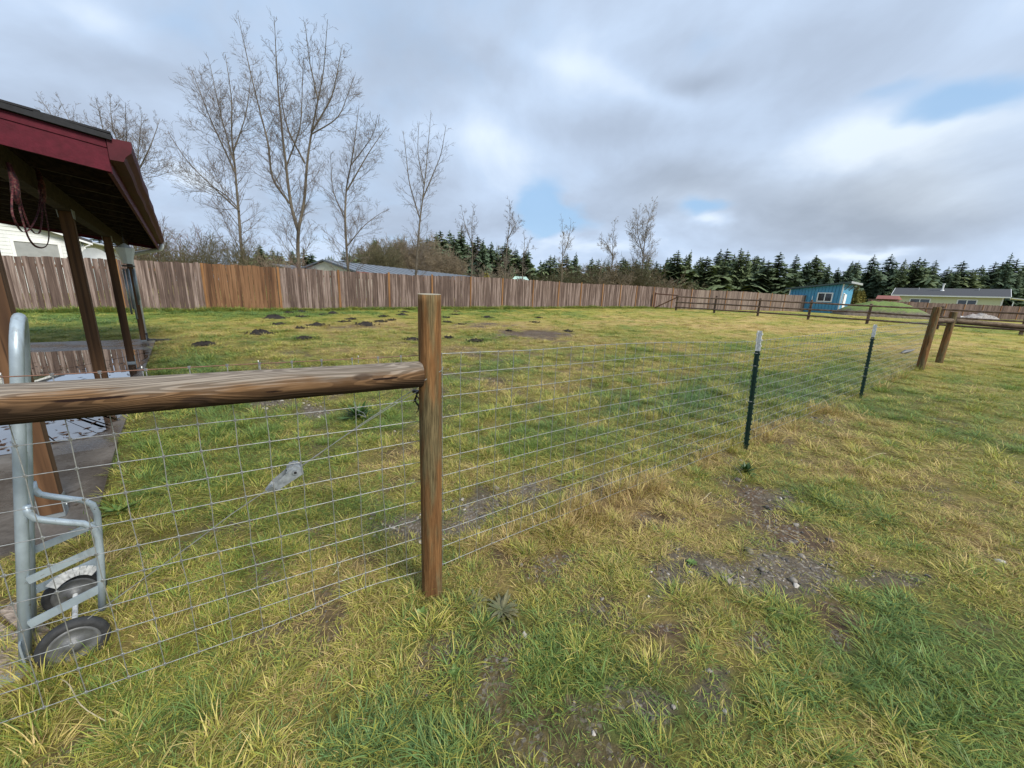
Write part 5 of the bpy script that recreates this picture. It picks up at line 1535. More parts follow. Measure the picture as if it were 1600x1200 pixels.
# ------------------------------------------------------------------ molehills
m_soil = simple("dark_soil", (.030, .026, .024), .95, .5, 26, 0, 1.0, .2)
MH = [(430, 497, 26), (451, 489, 12), (471, 487, 12), (473, 495, 13), (505, 492, 12), (520, 490, 16), (437, 506, 14), (495, 509, 24), (570, 509, 24), (406, 520, 30), (474, 528, 20), (537, 504, 12), (550, 500, 14), (594, 504, 16), (599, 497, 14), (612, 502, 12), (629, 494, 16), (632, 489, 12), (645, 530, 22), (700, 504, 12), (697, 498, 10), (711, 492, 10), (713, 487, 9), (742, 533, 20), (762, 496, 15), (721, 507, 9), (837, 504, 12), (842, 496, 9), (887, 518, 13), (795, 517, 9), (318, 538, 24), (470, 513, 13), (700, 527, 14)]
def mh_mesh(seed):
    V = []; F = []; n1_, n2_ = 18, 7
    for i in range(n2_ + 1):
        for j in range(n1_):
            u = i / n2_; a = 2 * PI * j / n1_
            k = .62 + .75 * float(vnoise(math.cos(a) * 2.0 + seed * 3, math.sin(a) * 1.6 + 4, seed))
            V.append((u * k * math.cos(a), u * k * .8 * math.sin(a), max(-.12, (1 - u ** 2.6) * (.16 + .34 * float(vnoise(u * 4 + j * .9, j * 1.3 + seed, seed + 2))) - .04)))
    for i in range(n2_):
        for j in range(n1_): F.append((i * n1_ + j, (i + 1) * n1_ + j, (i + 1) * n1_ + (j + 1) % n1_, i * n1_ + (j + 1) % n1_))
    me = bpy.data.meshes.new("molehill"); me.from_pydata(V, [], F); me.materials.append(m_soil); me.polygons.foreach_set('use_smooth', [True] * len(F)); return me
MHM = [mh_mesh(i) for i in range(6)]
special = {0: "wide flat dark molehill farthest left of those near the fence", 7: "broad dark molehill in the grass below the amber boards", 8: "steep twin-peaked dark molehill in the middle of the scattered group",
           9: "wide low dark molehill on the left, in front of the others", 10: "dark molehill on the green strip just above the top rail", 18: "dark molehill just left of the corner post",
           23: "round dark molehill on green grass just right of the corner post", 24: "dark molehill standing alone right of the corner post near the fence", 28: "single dark molehill at the right end of the bare earth patch", 30: "low dark molehill nearest the carport slab",
           26: "dark molehill beyond the bare earth patch", 22: "tiny dark molehill right under the board fence beside the corner post"}
more = {1: "small molehill just right of the wide flat one under the amber boards", 2: "tiny molehill right under the board fence at the right end of the amber boards", 3: "small molehill below the right end of the amber boards",
        4: "tiny molehill between the amber boards and the next orange post", 5: "low molehill close under the fence left of the second orange post", 6: "small low molehill just below the wide flat one on the left",
        11: "small molehill left of the steep twin-peaked one", 12: "low molehill just above and left of the steep twin-peaked one", 13: "low wide molehill right of the steep twin-peaked one", 14: "low molehill behind and right of the steep twin-peaked one",
        15: "small molehill midway between the twin-peaked one and the corner post", 16: "low molehill near the fence just left of the corner post", 17: "tiny molehill at the fence foot just left of the corner post",
        19: "second molehill from the top right behind the corner post, at its right side", 20: "small molehill peeping out high on the right side of the corner post", 21: "small molehill near the fence right of the corner post",
        25: "faint small molehill a step right of the corner post", 27: "tiny molehill behind the one beyond the bare earth patch", 29: "small molehill at the left edge of the bare earth patch", 31: "faint low molehill below the amber boards in the midst of the grass", 32: "molehill half hidden by the right edge of the corner post"}
for i, (px_, py_, wpx) in enumerate(MH):
    p = ground_at(px_, py_); r_ = .5 * wpx * np.linalg.norm(p - CO) / FPX * 1.05
    o = bpy.data.objects.new("molehill", MHM[i % 6]); COL.objects.link(o)
    o.location = (p[0], p[1], float(gz(p[0], p[1])) - .005); o.rotation_euler = (0, 0, i * 1.3); o.scale = (r_, r_, r_ * 1.05)
    lab = special.get(i) or more[i]
    tag(o, lab, "molehill", "molehills scattered over the field")

crumb = []
for i in range(4):
    v, f = stone_mesh(80 + i); me = bpy.data.meshes.new("crumb"); me.from_pydata([tuple(q) for q in v], [], f); me.materials.append(m_soil); crumb.append(bpy.data.objects.new("crumb", me))
cx = []
for (px_, py_, wpx) in MH:
    p = ground_at(px_, py_); r_ = .5 * wpx * np.linalg.norm(p - CO) / FPX
    for k in range(70):
        a = RNG.uniform(0, 6.28); d = r_ * (.55 + abs(RNG.normal(0, .42))); cx.append((p[0] + d * math.cos(a), p[1] + d * .85 * math.sin(a), abs(RNG.normal(0, .009)) + .007 + .010 * r_))
cx = np.array(cx); n_ = len(cx)
scatter("soil_crumbs", crumb, np.column_stack([cx[:, 0], cx[:, 1], gz(cx[:, 0], cx[:, 1]) + cx[:, 2] * .6 + .012]), RNG.integers(0, 4, n_), RNG.uniform(0, 6, (n_, 3)), np.repeat(cx[:, 2:3] * 1.3, 3, 1), {}, "crumbs of dark soil spilt round the molehills")

# ------------------------------------------------------------------ stones and weeds lying in the near grass
for i, (px_, py_, wpx, lab) in enumerate([(1152, 749, 12, "smooth pale stone beside the dark green weed under the steel post"), (1170, 862, 14, "flat grey stone on the bare brown earth patch"),
        (1252, 868, 10, "small white stone right of the flat grey one on bare earth"), (1190, 891, 9, "pale stone at the top of the gravel patch"), (1141, 909, 9, "pale stone at the left edge of the gravel patch"),
        (1239, 907, 12, "longish pale stone at the right edge of the gravel patch"), (1218, 958, 11, "greenish grey stone half sunk in grass below the gravel patch")]):
    p = ground_at(px_, py_); v, f = stone_mesh(60 + i, .5 * wpx * np.linalg.norm(p - CO) / FPX * 1.1)
    z = float(gz(p[0], p[1]))
    rm = np.array(Matrix.Rotation(i * 1.1, 3, 'Z'))
    mb = MB(); mb.add([rm @ q + [p[0], p[1], z + .006] for q in v], f); tag(mb.build("stone", m_stone, smooth=True), lab, "stone")

def leaf_mat(name, c1, c2):
    m_, g, bs = new_mat(name); tc = g.n('ShaderNodeTexCoord').outputs['Object']
    g.put(bs.inputs['Base Color'], g.ramp(g.noise(tc, 22, 4, .6), [(.35, c1), (.65, c2)])); bs.inputs['Roughness'].default_value = .5; return m_
m_weed = leaf_mat("dark_weed_leaf", (.022, .060, .012), (.060, .125, .022))
m_weed2 = leaf_mat("dusty_plantain_leaf", (.065, .080, .032), (.165, .150, .070))
m_weed3 = leaf_mat("fresh_weed_leaf", (.075, .15, .03), (.16, .22, .05))
def weed(px_, py_, n, L, wd, tilt, mat, seed, label, kindname="weed"):
    r = random.Random(seed); p = ground_at(px_, py_); z = float(gz(p[0], p[1])); o = np.array([p[0], p[1], z])
    t = thing(kindname, o, label, "weed")
    for i in range(n):
        a = 2.4 * i + r.uniform(-.3, .3); e = r.uniform(*tilt); l = L * r.uniform(.6, 1.1); w_ = wd * r.uniform(.7, 1.2)
        d = np.array([math.cos(a) * math.cos(e), math.sin(a) * math.cos(e), math.sin(e)]); s_ = np.array([-math.sin(a), math.cos(a), 0]); dr = r.uniform(.15, .45)
        V = []
        for k, wk in enumerate((.15, .8, 1., .7, .05)):
            u = k / 4; c = o + d * l * u - UPZ * dr * l * u * u * .8 + UPZ * .006
            c[2] = max(c[2], z + .006 + .002 * i / n)
            V += [c - s_ * w_ * wk / 2 + UPZ * w_ * .12, c, c + s_ * w_ * wk / 2 + UPZ * w_ * .12]
        F = []
        for k in range(4):
            for b in (0, 1): F.append((k * 3 + b, k * 3 + b + 1, k * 3 + 4 + b, k * 3 + 3 + b))
        mb = MB(); mb.add(V, F); mb.build("leaf", mat, t, smooth=True)
weed(1165, 738, 60, .115, .020, (.2, 1.3), m_weed, 1, "dark green leafy weed clump at the foot of the nearer steel post")
weed(785, 955, 54, .105, .017, (.0, .6), m_weed2, 2, "dusty grey green plantain rosette right of the corner post base")
weed(745, 942, 22, .085, .015, (.05, .5), m_weed2, 5, "smaller wilted plantain between the corner post and the big rosette")
weed(655, 968, 12, .065, .020, (.3, 1.1), m_weed3, 3, "bright green broad leaved weed in front of the corner post")
weed(560, 655, 90, .26, .026, (.3, 1.2), m_weed, 4, "bushy dark green weed behind the mesh below the top rail")
weed(185, 800, 34, .13, .017, (.1, .9), m_weed3, 6, "pale green weed at the edge of the slab behind the hand truck")
weed(1080, 884, 26, .035, .014, (.1, .7), m_weed3, 7, "low clover-like weed on the gravel patch left of the stones")
weed(710, 1055, 22, .035, .014, (.1, .7), m_weed3, 8, "low yellow green weed below the plantain")
# scrap on the far right grass
p = ground_at(1415, 553)
mb = MB(); zz = float(gz(p[0], p[1])); mb.tube([[p[0] - .12, p[1], zz + .02], [p[0], p[1] + .02, zz + .06], [p[0] + .10, p[1], zz + .09], [p[0] + .2, p[1] - .02, zz + .13]], [.03, .055, .04, .012], 6)
tag(mb.build("dark_scrap", m_hubm), "small dark grey scrap lying in the grass right of the far posts", "scrap")
# fallen dry stems
st = MB(); r_ = random.Random(8)
m_stem = simple("dry_stem", (.46, .40, .27), .7, .2, 20)
for (x0, y0, x1, y1) in [(95, 1078, 165, 1138), (1095, 790, 1112, 772), (1385, 712, 1345, 722), (520, 905, 545, 872), (1255, 905, 1310, 945), (1160, 750, 1130, 722)]:
    a = ground_at(x0, y0); b = ground_at(x1, y1); n_ = 8; P = []
    for i in range(n_ + 1):
        q = a + (b - a) * i / n_; q = q + np.array([math.sin(i * .8) * .008, math.cos(i * .7) * .008, 0]); P.append([q[0], q[1], float(gz(q[0], q[1])) + .035 + .02 * math.sin(i * .5)])
    st.tube(P, .0016, 4)
tag(st.build("dry_stems", m_stem), "loose dry straw stems fallen across the near grass", kind='stuff')

# ------------------------------------------------------------------ bare trees
def bark(name, c1, c2):
    m_, g, bs = new_mat(name)
    geo = g.n('ShaderNodeNewGeometry').outputs['Position']
    g.put(bs.inputs['Base Color'], g.ramp(g.noise(g.scale(geo, (1, 1, .35)), 6, 5, .65), [(.3, c1), (.7, c2)])); bs.inputs['Roughness'].default_value = .9
    return m_
m_trunk = bark("grey_brown_bark", (.058, .048, .036), (.155, .130, .095))
m_twig = bark("twig_bark", (.10, .080, .066), (.19, .155, .128))
m_twig_tan = bark("tan_twig_bark", (.15, .115, .075), (.28, .225, .15))
m_twig_red = bark("reddish_twig_bark", (.10, .060, .048), (.19, .125, .10))
m_twig_olive = bark("olive_twig_bark", (.065, .060, .028), (.13, .115, .055))


class Tubes:
    def __init__(s): s.V = []; s.F = []; s.n = 0
    def tube(s, pts, rad, n):
        pts = np.asarray(pts); k = len(pts)
        t = np.gradient(pts, axis=0); t /= (np.linalg.norm(t, axis=1, keepdims=True) + 1e-9)
        ref = np.array([.31, .95, .12]); a = np.cross(t, ref); a /= (np.linalg.norm(a, axis=1, keepdims=True) + 1e-9); b = np.cross(a, t)
        th = np.arange(n) * 2 * PI / n
        V = pts[:, None, :] + np.asarray(rad)[:, None, None] * (np.cos(th)[None, :, None] * a[:, None, :] + np.sin(th)[None, :, None] * b[:, None, :])
        s.V.append(V.reshape(-1, 3))
        i = np.arange(k - 1)[:, None] * n; j = np.arange(n)[None]; j2 = (j + 1) % n
        s.F.append((np.stack([i + j, i + j2, i + n + j2, i + n + j], -1).reshape(-1, 4)) + s.n)
        s.n += k * n
    def build(s, name, mat, parent, smooth=True):
        V = np.vstack(s.V); F = np.vstack(s.F); po = ORG[parent.name]
        me = bpy.data.meshes.new(name); me.from_pydata((V - po).tolist(), [], F.tolist()); me.materials.append(mat)
        me.polygons.foreach_set('use_smooth', [smooth] * len(F))
        o = bpy.data.objects.new(name, me); COL.objects.link(o); o.parent = parent; ORG[o.name] = po; return o


def rot_about(d, ang, az):
    ref = np.array([0, 0, 1.]) if abs(d[2]) < .9 else np.array([1., 0, 0])
    a = np.cross(d, ref); a /= np.linalg.norm(a); b = np.cross(d, a)
    return d * math.cos(ang) + (a * math.cos(az) + b * math.sin(az)) * math.sin(ang)


def sprout(tb, tw, p, d, L, r, lvl, R, up=.10, maxl=3, twig_r=.0055, dens=1.0, wob=.12):
    k = max(2, min(9, int(L / .24)))
    pts = [p]; rad = [r]
    for i in range(k):
        d = d + np.array([R.gauss(0, wob), R.gauss(0, wob), R.gauss(0, wob) + up]); d /= np.linalg.norm(d)
        p = p + d * L / k; pts.append(p); rad.append(max(twig_r * .7, r * (1 - .8 * (i + 1) / k)))
    (tb if r > .02 else tw).tube(pts, rad, 6 if r > .05 else (5 if r > .02 else 3))
    if lvl >= maxl: return
    n = int(L * (2.6, 4.6, 6.0, 4)[lvl] * dens + R.random())
    for i in range(n):
        t = R.uniform(.18, .98); j = min(k - 1, int(t * k)); q = pts[j] + (pts[j + 1] - pts[j]) * (t * k - j)
        dd = pts[j + 1] - pts[j]; dd /= np.linalg.norm(dd)
        l2 = L * R.uniform(.30, .55) * (1.15 - .6 * t)
        if l2 < .12: l2 = .12 + R.random() * .1
        sprout(tb, tw, q, rot_about(dd, R.uniform(.5, 1.0), R.uniform(0, 2 * PI)), l2, max(twig_r, rad[j] * .55), lvl + 1, R, up * 1.15, maxl, twig_r, dens, wob)


def bare_tree(name, leaders, wid, seed, label, y, base_r, group=None, first=.18, dens=1.0, nper=3.4, twig_r=.0055, mats=None, maxl=3, lean=.85):
    """leaders: list of (pixel polyline, radius at its foot as a share of base_r); all placed at distance y"""
    R = random.Random(seed)
    tb, tw = Tubes(), Tubes()
    b = at_y(*leaders[0][0][0], y); b[2] = float(base_h(b[0], b[1])) - .1
    t = thing(name, b, label, "tree", group)
    for li, (px, sh) in enumerate(leaders):
        P = [at_y(a, c, y + (R.uniform(-.6, .6) if i > 1 else 0)) for i, (a, c) in enumerate(px)]
        if li == 0: P[0] = b
        Q = []
        for a, c in zip(P[:-1], P[1:]):
            n = max(2, int(np.linalg.norm(c - a) / .35))
            for i in range(n): Q.append(a + (c - a) * i / n + np.array([R.gauss(0, .012), R.gauss(0, .012), 0]))
        Q.append(P[-1]); Q = np.array(Q)
        for _ in range(2): Q[1:-1] = (Q[:-2] + 2 * Q[1:-1] + Q[2:]) / 4
        k = len(Q); u = np.linspace(0, 1, k)
        rad = base_r * .70 * sh * (1 - u) ** 1.0 + .009
        tb.tube(Q, rad, 9)
        Lt = sum(np.linalg.norm(Q[i + 1] - Q[i]) for i in range(k - 1))
        nb_ = int(Lt * nper)
        az = R.uniform(0, 6)
        for i in range(nb_):
            f = first if li == 0 else .04
            tt = f + (1 - f) * (i + R.random()) / nb_
            j = min(k - 2, int(tt * (k - 1))); q = Q[j] + (Q[j + 1] - Q[j]) * (tt * (k - 1) - j)
            dd = Q[j + 1] - Q[j]; dd /= np.linalg.norm(dd); az += 2.4 + R.gauss(0, .4)
            shape = (1 - tt) ** .75 * .9 + .12
            l = wid * shape * R.uniform(.55, 1.1)
            d0 = rot_about(dd, lean * R.uniform(.75, 1.2), az)
            sprout(tb, tw, q, d0, max(.3, l), min(rad[j] * .4, .0065 + l * .0062), 1, R, .085, maxl, twig_r, dens, .075)
    tb.build("trunk", (mats or (m_trunk, m_twig))[0], t)
    tag(tw.build("twigs", (mats or (m_trunk, m_twig))[1], t), kind="stuff")
    return t


bare_tree("bare_tree", [([(467, 425), (465, 385), (467, 352), (474, 330), (480, 257), (487, 205), (506, 110), (512, 30)], 1.0), ([(466, 362), (456, 330), (449, 280), (444, 235), (435, 147), (428, 26)], .72),
                        ([(453, 318), (424, 280), (420, 225), (400, 150), (388, 100), (372, 24)], .45), ([(476, 255), (450, 205), (440, 160), (436, 100)], .35), ([(488, 205), (520, 150), (535, 70)], .35), ([(487, 210), (530, 185), (553, 120)], .25), ([(497, 155), (484, 100), (476, 34)], .25), ([(447, 260), (470, 200), (474, 90)], .3)],
          2.4, 3, "tallest bare tree with a forked trunk behind the amber boards", 22.5, .155, first=.13, nper=4.3, dens=1.25)
bare_tree("bare_tree", [([(381, 420), (376, 378), (367, 257), (361, 215), (363, 160), (352, 85)], 1.0), ([(374, 330), (330, 290), (290, 250), (262, 205)], .4), ([(367, 270), (330, 190), (300, 110)], .42), ([(372, 325), (350, 300), (300, 280)], .3), ([(366, 255), (345, 180), (328, 100)], .35), ([(364, 240), (385, 180), (392, 120)], .3)],
          2.7, 5, "broad bare tree left of the tallest one above the fence", 21.5, .12, first=.10, nper=4.6, dens=1.2)
bare_tree("bare_tree", [([(545, 425), (541, 385), (539, 330), (541, 293), (552, 238), (561, 165)], 1.0), ([(541, 300), (575, 240), (603, 200)], .45), ([(540, 345), (520, 300), (516, 240)], .35), ([(542, 385), (570, 350), (600, 330)], .35), ([(547, 260), (585, 210), (590, 180)], .3)],
          2.4, 8, "slender bare tree right of the tallest one with a bushy crown", 23.5, .115, first=.10, nper=4.6, dens=1.2)
bare_tree("bare_tree", [([(645, 430), (655, 352), (665, 275), (673, 178)], 1.0), ([(657, 345), (640, 290), (630, 205)], .5), ([(661, 310), (690, 240), (697, 195)], .45), ([(663, 290), (652, 240), (655, 190)], .35)],
          1.8, 12, "narrow upright bare tree just left of the corner post top", 25.5, .105, first=.12, nper=4.0, dens=1.1)
bare_tree("bare_tree", [([(205, 400), (205, 300), (198, 240), (196, 160)], 1.0), ([(203, 300), (170, 240), (150, 155)], .6), ([(204, 290), (235, 230), (250, 185)], .55), ([(200, 320), (150, 270), (90, 150)], .5), ([(204, 300), (215, 250), (222, 175)], .4), ([(190, 300), (120, 240), (60, 150)], .4), ([(200, 260), (175, 200), (172, 150)], .4)],
          3.0, 15, "bare spreading tree behind the carport roof", 30, .15, first=.25, nper=4.0, twig_r=.008, dens=1.1)
for (bp_, l2, wid, y, sd, lab) in [
        ([(736, 432), (738, 390), (737, 350), (741, 318)], [(739, 385), (726, 350), (721, 325)], 1.9, 36, 21, "small bare tree over the right end of the long barn"),
        ([(788, 432), (792, 380), (797, 345), (796, 312)], [(793, 375), (805, 350), (812, 340)], 2.1, 36, 22, "thin bare tree just left of the mint roofed shelter"),
        ([(816, 438), (817, 405), (820, 380), (818, 360)], [(817, 400), (826, 385), (828, 372)], 1.2, 37, 27, "smallest bare tree rising straight behind the mint roofed shelter"),
        ([(878, 440), (879, 400), (880, 365), (877, 338)], [(880, 400), (890, 370), (892, 345)], 2.0, 44, 23, "bare sapling with upright twigs midway along the fence"),
        ([(957, 445), (957, 400), (958, 370), (962, 340)], [(957, 400), (945, 375), (935, 372)], 2.7, 56, 24, "faint bare tree left of the fuller round crowned one"),
        ([(1003, 445), (1005, 400), (1010, 355), (1024, 312)], [(1005, 400), (995, 360), (1000, 322)], 4.2, 56, 25, "full round crowned bare tree left of the rail fence brace")]:
    bare_tree("bare_tree", [(bp_, 1.0), (l2, .6)], wid, sd, lab, y, .10 if y < 45 else .16, first=.22, nper=2.8 if y < 50 else 2.4, twig_r=.009 if y < 45 else .014, dens=(1.5 if wid < 4 else 1.0), mats=(m_trunk, m_twig_tan if y > 40 else m_twig), lean=.75)


def bush(px, py, y, wd, ht, seed, mat, label, n=26, maxl=3, dens=.8, twig_r=.008, name="bare_shrub", group=None):
    R = random.Random(seed); c = at_y(px, py, y); c[2] = float(base_h(c[0], c[1])) - .05
    t = thing(name, c, label, "shrub", group); tb, tw = Tubes(), Tubes()
    for i in range(n):
        a = R.uniform(0, 2 * PI); rr2 = wd * .42 * math.sqrt(R.random())
        p = c + [rr2 * math.cos(a), rr2 * .6 * math.sin(a), 0]
        d = np.array([math.cos(a) * .35 * R.random(), math.sin(a) * .35 * R.random(), 1.]); d /= np.linalg.norm(d)
        l = ht * R.uniform(.55, 1.05)
        sprout(tb, tw, p, d, l, .010 + .005 * l, 1, R, .03, maxl, twig_r, dens, .16)
    if tb.V: tb.build("stems", mat, t)
    tag(tw.build("twigs", mat, t), kind="stuff")
    return t
bush(300, 420, 19, 4.6, 3.2, 1, m_twig_olive, "dense olive brown thicket behind the fence right of the carport", 46, dens=1.0)
bush(262, 415, 21, 3.4, 3.7, 2, m_twig_red, "reddish brushy shrub just beyond the carport gutter", 34)
bush(350, 420, 20, 3.0, 2.9, 3, m_twig_olive, "lower olive thicket beneath the broad bare tree", 30, dens=1.0)
bush(420, 420, 20, 3.6, 2.7, 4, m_twig_tan, "tan arching brush between the two biggest bare trees", 26)
bush(455, 425, 19.5, 2.2, 2.3, 5, m_twig_red, "reddish tangle at the foot of the tallest bare tree", 24)
bush(590, 428, 52, 5.0, 6.2, 6, m_twig_olive, "tall olive green brush behind the long barn", 34, twig_r=.017)
bush(640, 430, 58, 8.0, 7.4, 7, m_twig_tan, "tall tan brush above the long barn roof", 60, twig_r=.018, dens=.9)
bush(690, 432, 62, 6.0, 6.4, 8, m_twig_tan, "tan brush right of the narrow upright tree", 40, twig_r=.018)
for i, (px, y, wd, ht, mm) in enumerate([(770, 50, 5, 4, m_twig_tan), (850, 52, 5, 3.6, m_twig_olive), (905, 54, 6, 5.0, m_twig_olive), (945, 54, 6, 4.6, m_twig_tan), (985, 55, 6, 5.6, m_twig_olive), (1030, 56, 7, 4.4, m_twig_tan), (1075, 60, 6, 3.4, m_twig_olive)]):
    bush(px, 450, y, wd, ht, 30 + i, mm, ("tan bare brush behind the mint roofed shelter", "olive bare brush between the shelter and the upright sapling", "olive bare brush right behind the upright sapling", "tan bare brush below the faint bare tree", "tall olive brush below the full round crowned tree", "tan brush above the rail fence brace", "low olive brush right of the rail fence brace")[i], 34, 3, .75, .016, group="brush in front of the conifers")

# ------------------------------------------------------------------ conifers
def conifer_mat(name, dark, light):
    m_, g, bs = new_mat(name)
    oi = g.n('ShaderNodeObjectInfo').outputs['Random']; geo = g.n('ShaderNodeNewGeometry').outputs['Position']
    c = g.ramp(g.noise(geo, .9, 5, .7), [(.3, dark), (.7, light)])
    c = g.mix(1.0, c, g.ramp(oi, [(0, (.75, .82, .95)), (.5, (1, 1, 1)), (1, (1.25, 1.15, .9))]), 'MULTIPLY')
    g.put(bs.inputs['Base Color'], c); bs.inputs['Roughness'].default_value = .8; bs.inputs['Specular IOR Level'].default_value = .2
    return m_
m_con = conifer_mat("conifer_needles", (.066, .100, .060), (.155, .200, .105))
m_ctrunk = bark("conifer_bark", (.035, .026, .020), (.08, .06, .045))
m_arb = conifer_mat("arborvitae_leaf", (.10, .095, .022), (.20, .18, .045))


def conifer_meshes(seed, width=.20, whorls=30, drop=.35, bare=.05):
    """a one metre tall tree: crown and trunk meshes"""
    R = random.Random(seed); V = []; F = []
    for i in range(whorls):
        u = i / (whorls - 1); z = bare + (1 - bare) * (u ** .92)
        r0 = width * (1 - u) ** .78 * R.uniform(.62, 1.2) + .008
        nb_ = max(5, int(9 - 3 * u)); a0 = R.uniform(0, 6.28)
        for b in range(nb_):
            if R.random() < .10: continue
            a = a0 + 2 * PI * b / nb_ + R.gauss(0, .25); r = r0 * R.uniform(.5, 1.2) * (1 + .25 * math.sin(a + seed) * (1 if seed % 2 else .5))
            ca, sa_ = math.cos(a), math.sin(a); dz = -drop * r * R.uniform(.5, 1.3) * (1.2 - u); zz = z + R.gauss(0, .008)
            tip = np.array([ca * r, sa_ * r, zz + dz + .10 * r]); root = np.array([0, 0, zz]); side = np.array([-sa_, ca, 0])
            mid = root * .45 + tip * .55 + np.array([0, 0, -.04 * r])
            for k, (q, w_) in enumerate(((.2, .30), (.42, .46), (.66, .42), (.86, .26))):
                c = (root * (1 - q) + mid * q * 0 + tip * q) + np.array([0, 0, .08 * r * math.sin(q * PI)])
                for sgn in (-1, 1):
                    l = r * w_ * R.uniform(.8, 1.4); o = len(V)
                    e = c + side * sgn * l + np.array([ca, sa_, 0]) * l * .55 + np.array([0, 0, -l * R.uniform(.35, 1.1)])
                    back = np.array([ca, sa_, 0]) * r * .13
                    V += [c - back, c + back, e + back * .5, e - back * .6]; F.append((o, o + 1, o + 2, o + 3))
            o = len(V); V += [root - side * .006, tip - side * .004, tip + side * .004 - [0, 0, .006], root + side * .006 - [0, 0, .01]]; F.append((o, o + 1, o + 2, o + 3))
    o = len(V); V += [(-.004, 0, .94), (.004, 0, .94), (0, 0, 1.03), (0, -.004, .94), (0, .004, .94)]; F += [(o, o + 1, o + 2), (o + 3, o + 4, o + 2)]
    me = bpy.data.meshes.new("crown"); me.from_pydata([tuple(q) for q in V], [], F)
    tb = MB(); tb.tube([(0, 0, -.02), (0, 0, .5), (0, 0, .97)], [.014, .009, .002], 6)
    mt = bpy.data.meshes.new("trunk"); mt.from_pydata(tb.v, [], tb.f); mt.materials.append(m_ctrunk)
    return me, mt
CM = []
for i in range(7):
    c_, t_ = conifer_meshes(50 + i, (.25, .21, .28, .24, .30, .21, .26)[i], 34, (.35, .5, .25, .4, .3, .45, .35)[i]); c_.materials.append(m_con); CM.append((c_, t_))
RC = random.Random(77)
def conifer(x, y, h, label, group, k=None, wmul=1.0, name="conifer_tree", z=None, mats=None):
    c_, t_ = CM[RC.randrange(7) if k is None else k] if mats is None else mats
    r = thing(name, (x, y, (float(base_h(x, y)) if z is None else z) - .1), label, "tree", group)
    r.rotation_euler = (0, 0, RC.uniform(0, 6.28)); r.scale = (h * wmul, h * wmul, h)
    for nm, me in (("trunk", t_), ("crown", c_)):
        o = bpy.data.objects.new(nm, me); COL.objects.link(o); o.parent = r
    return r
# skyline of the tree line: pixel x, pixel y of the tops
SKY = [(380, 386), (420, 384), (455, 384), (500, 390), (540, 385), (580, 377), (620, 372), (660, 366), (690, 363), (705, 364), (740, 362), (770, 366), (785, 372), (800, 392), (830, 396), (850, 398), (880, 402), (900, 394), (930, 405), (960, 402), (1000, 404), (1040, 400), (1060, 392), (1090, 395), (1120, 393), (1150, 391), (1180, 392), (1205, 397), (1230, 401), (1250, 396), (1280, 402), (1310, 400), (1350, 405), (1380, 403), (1420, 404), (1450, 403), (1490, 404), (1520, 408), (1550, 403), (1580, 401), (1640, 404)]
def sky_y(px): return float(np.interp(px, [a for a, b in SKY], [b for a, b in SKY]))
LANDS = [(400, "low behind the reddish tangle and the tallest bare tree"), (450, "low behind the tallest bare tree"), (500, "low over the left end of the long barn"), (550, "behind the slender bushy bare tree"), (600, "behind the tall olive brush"),
         (650, "behind the narrow upright bare tree"), (700, "over the right half of the long barn"), (738, "behind the small bare tree at the barn end"), (770, "over the conical green shrub"), (800, "left of the mint roofed shelter"),
         (840, "right of the mint roofed shelter"), (880, "behind the upright sapling"), (920, "between the sapling and the faint bare tree"), (958, "behind the faint bare tree"), (1010, "behind the full round crowned tree"),
         (1056, "above the rail fence brace"), (1112, "above the second rail fence post"), (1145, "between the second and third rail fence posts"), (1177, "above the third rail fence post"), (1215, "just left of the blue shed"),
         (1245, "over the left end of the blue shed"), (1280, "over the blue shed window"), (1315, "over the right end of the blue shed"), (1350, "behind the arborvitae row"), (1386, "over the red roofed shed"), (1420, "over the left end of the green house"),
         (1466, "behind the flue of the green house"), (1510, "over the right half of the green house"), (1552, "over the right end of the green house"), (1590, "over the white carport at the right edge"), (1640, "beyond the right edge of the far fence")]
px = 372.0; row = 0
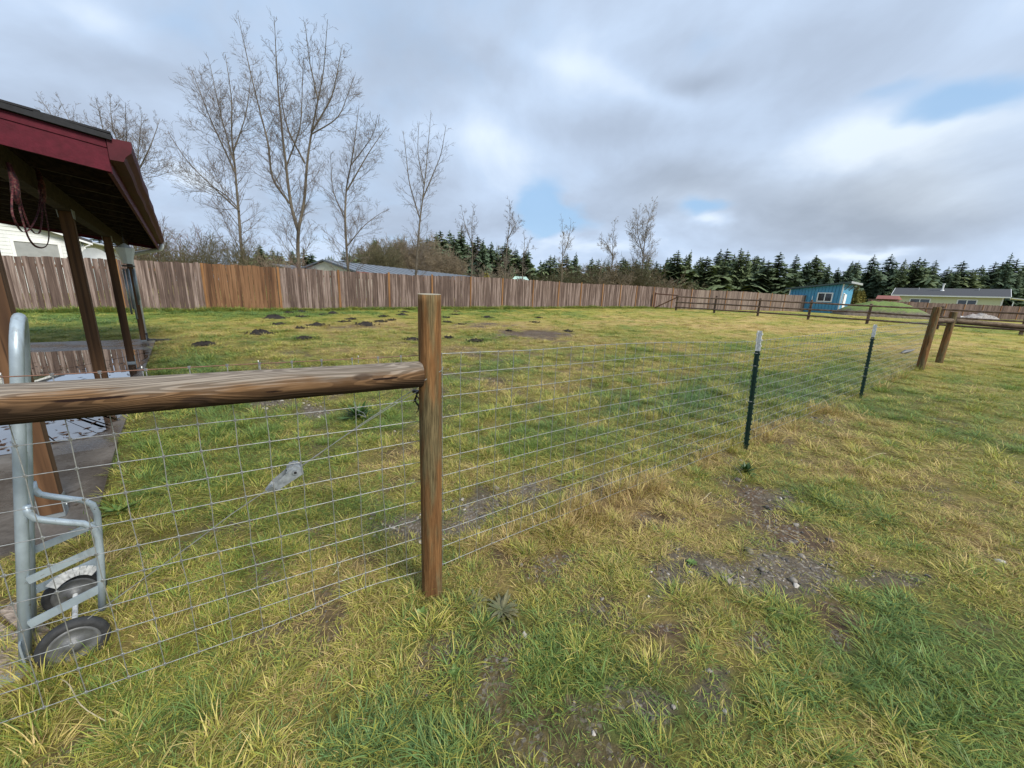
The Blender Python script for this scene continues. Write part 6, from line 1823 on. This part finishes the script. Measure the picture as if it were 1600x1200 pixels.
while px < 1665:
    left = px < 640
    for rw_, (dy, jy) in enumerate(((0, 0), (9, 6), (20, 2))):
        q = px + RC.uniform(-9, 9) + rw_ * 7
        y = (150 if left else 104 + (q - 700) * -.012) + dy + RC.uniform(-4, 4)
        ty = sky_y(q) + (RC.uniform(-7, 13) if RC.random() < .6 else RC.uniform(6, 30)) + jy
        top_ = at_y(q, ty, y); x = top_[0]; h = top_[2] - float(base_h(x, y))
        seg = min(LANDS, key=lambda l: abs(l[0] - q))[1]
        size = "tall" if ty < sky_y(q) + 4 else ("middling" if ty < sky_y(q) + 12 else "short")
        far_lbl = "%s dark conifer, %s, %s" % (size, ("in front", "second row", "farthest back")[rw_], seg)
        grp = "far conifers on the left" if left else ("conifers behind the barn" if q < 800 else ("conifers behind the far fence" if q < 1330 else "conifers behind the green house"))
        conifer(x, y, h, far_lbl, grp, wmul=RC.uniform(.75, 2.1))
    px += 15 if left else (12 if q < 1080 else 17)
for (q, ty, y, lab) in [(152, 366, 33, "dark evergreen showing between the carport posts above the annex"), (178, 362, 36, "taller dark evergreen behind the white annex"), (215, 378, 34, "dark evergreen just left of the downpipe elbow")]:
    t_ = at_y(q, ty, y); conifer(t_[0], y, t_[2] - .6, lab, "evergreens behind the white annex", wmul=1.5)
t_ = at_y(760, 421, 42); arbc = conifer_meshes(90, .30, 26, -.4, .02); arbc[0].materials.append(m_arb)
conifer(t_[0], 42, t_[2] - .8, "small bright green conical shrub right of the barn end", None, mats=arbc, name="conical_shrub")
arb = conifer_meshes(91, .13, 34, -1.2, .02); arb[0].materials.append(m_arb)
for i, (q, ty) in enumerate([(1343, 439), (1347, 451), (1352, 450), (1357, 452), (1362, 451), (1367, 452)]):
    y = 52; t_ = at_y(q, ty, y)
    conifer(t_[0], y + i * .3, t_[2] - .85, "tall olive columnar arborvitae nearest the blue shed" if i == 0 else "short olive columnar arborvitae in the row above the earth mound", "arborvitae row beside the shed", mats=arb, name="arborvitae", wmul=1.25 if i else .8)
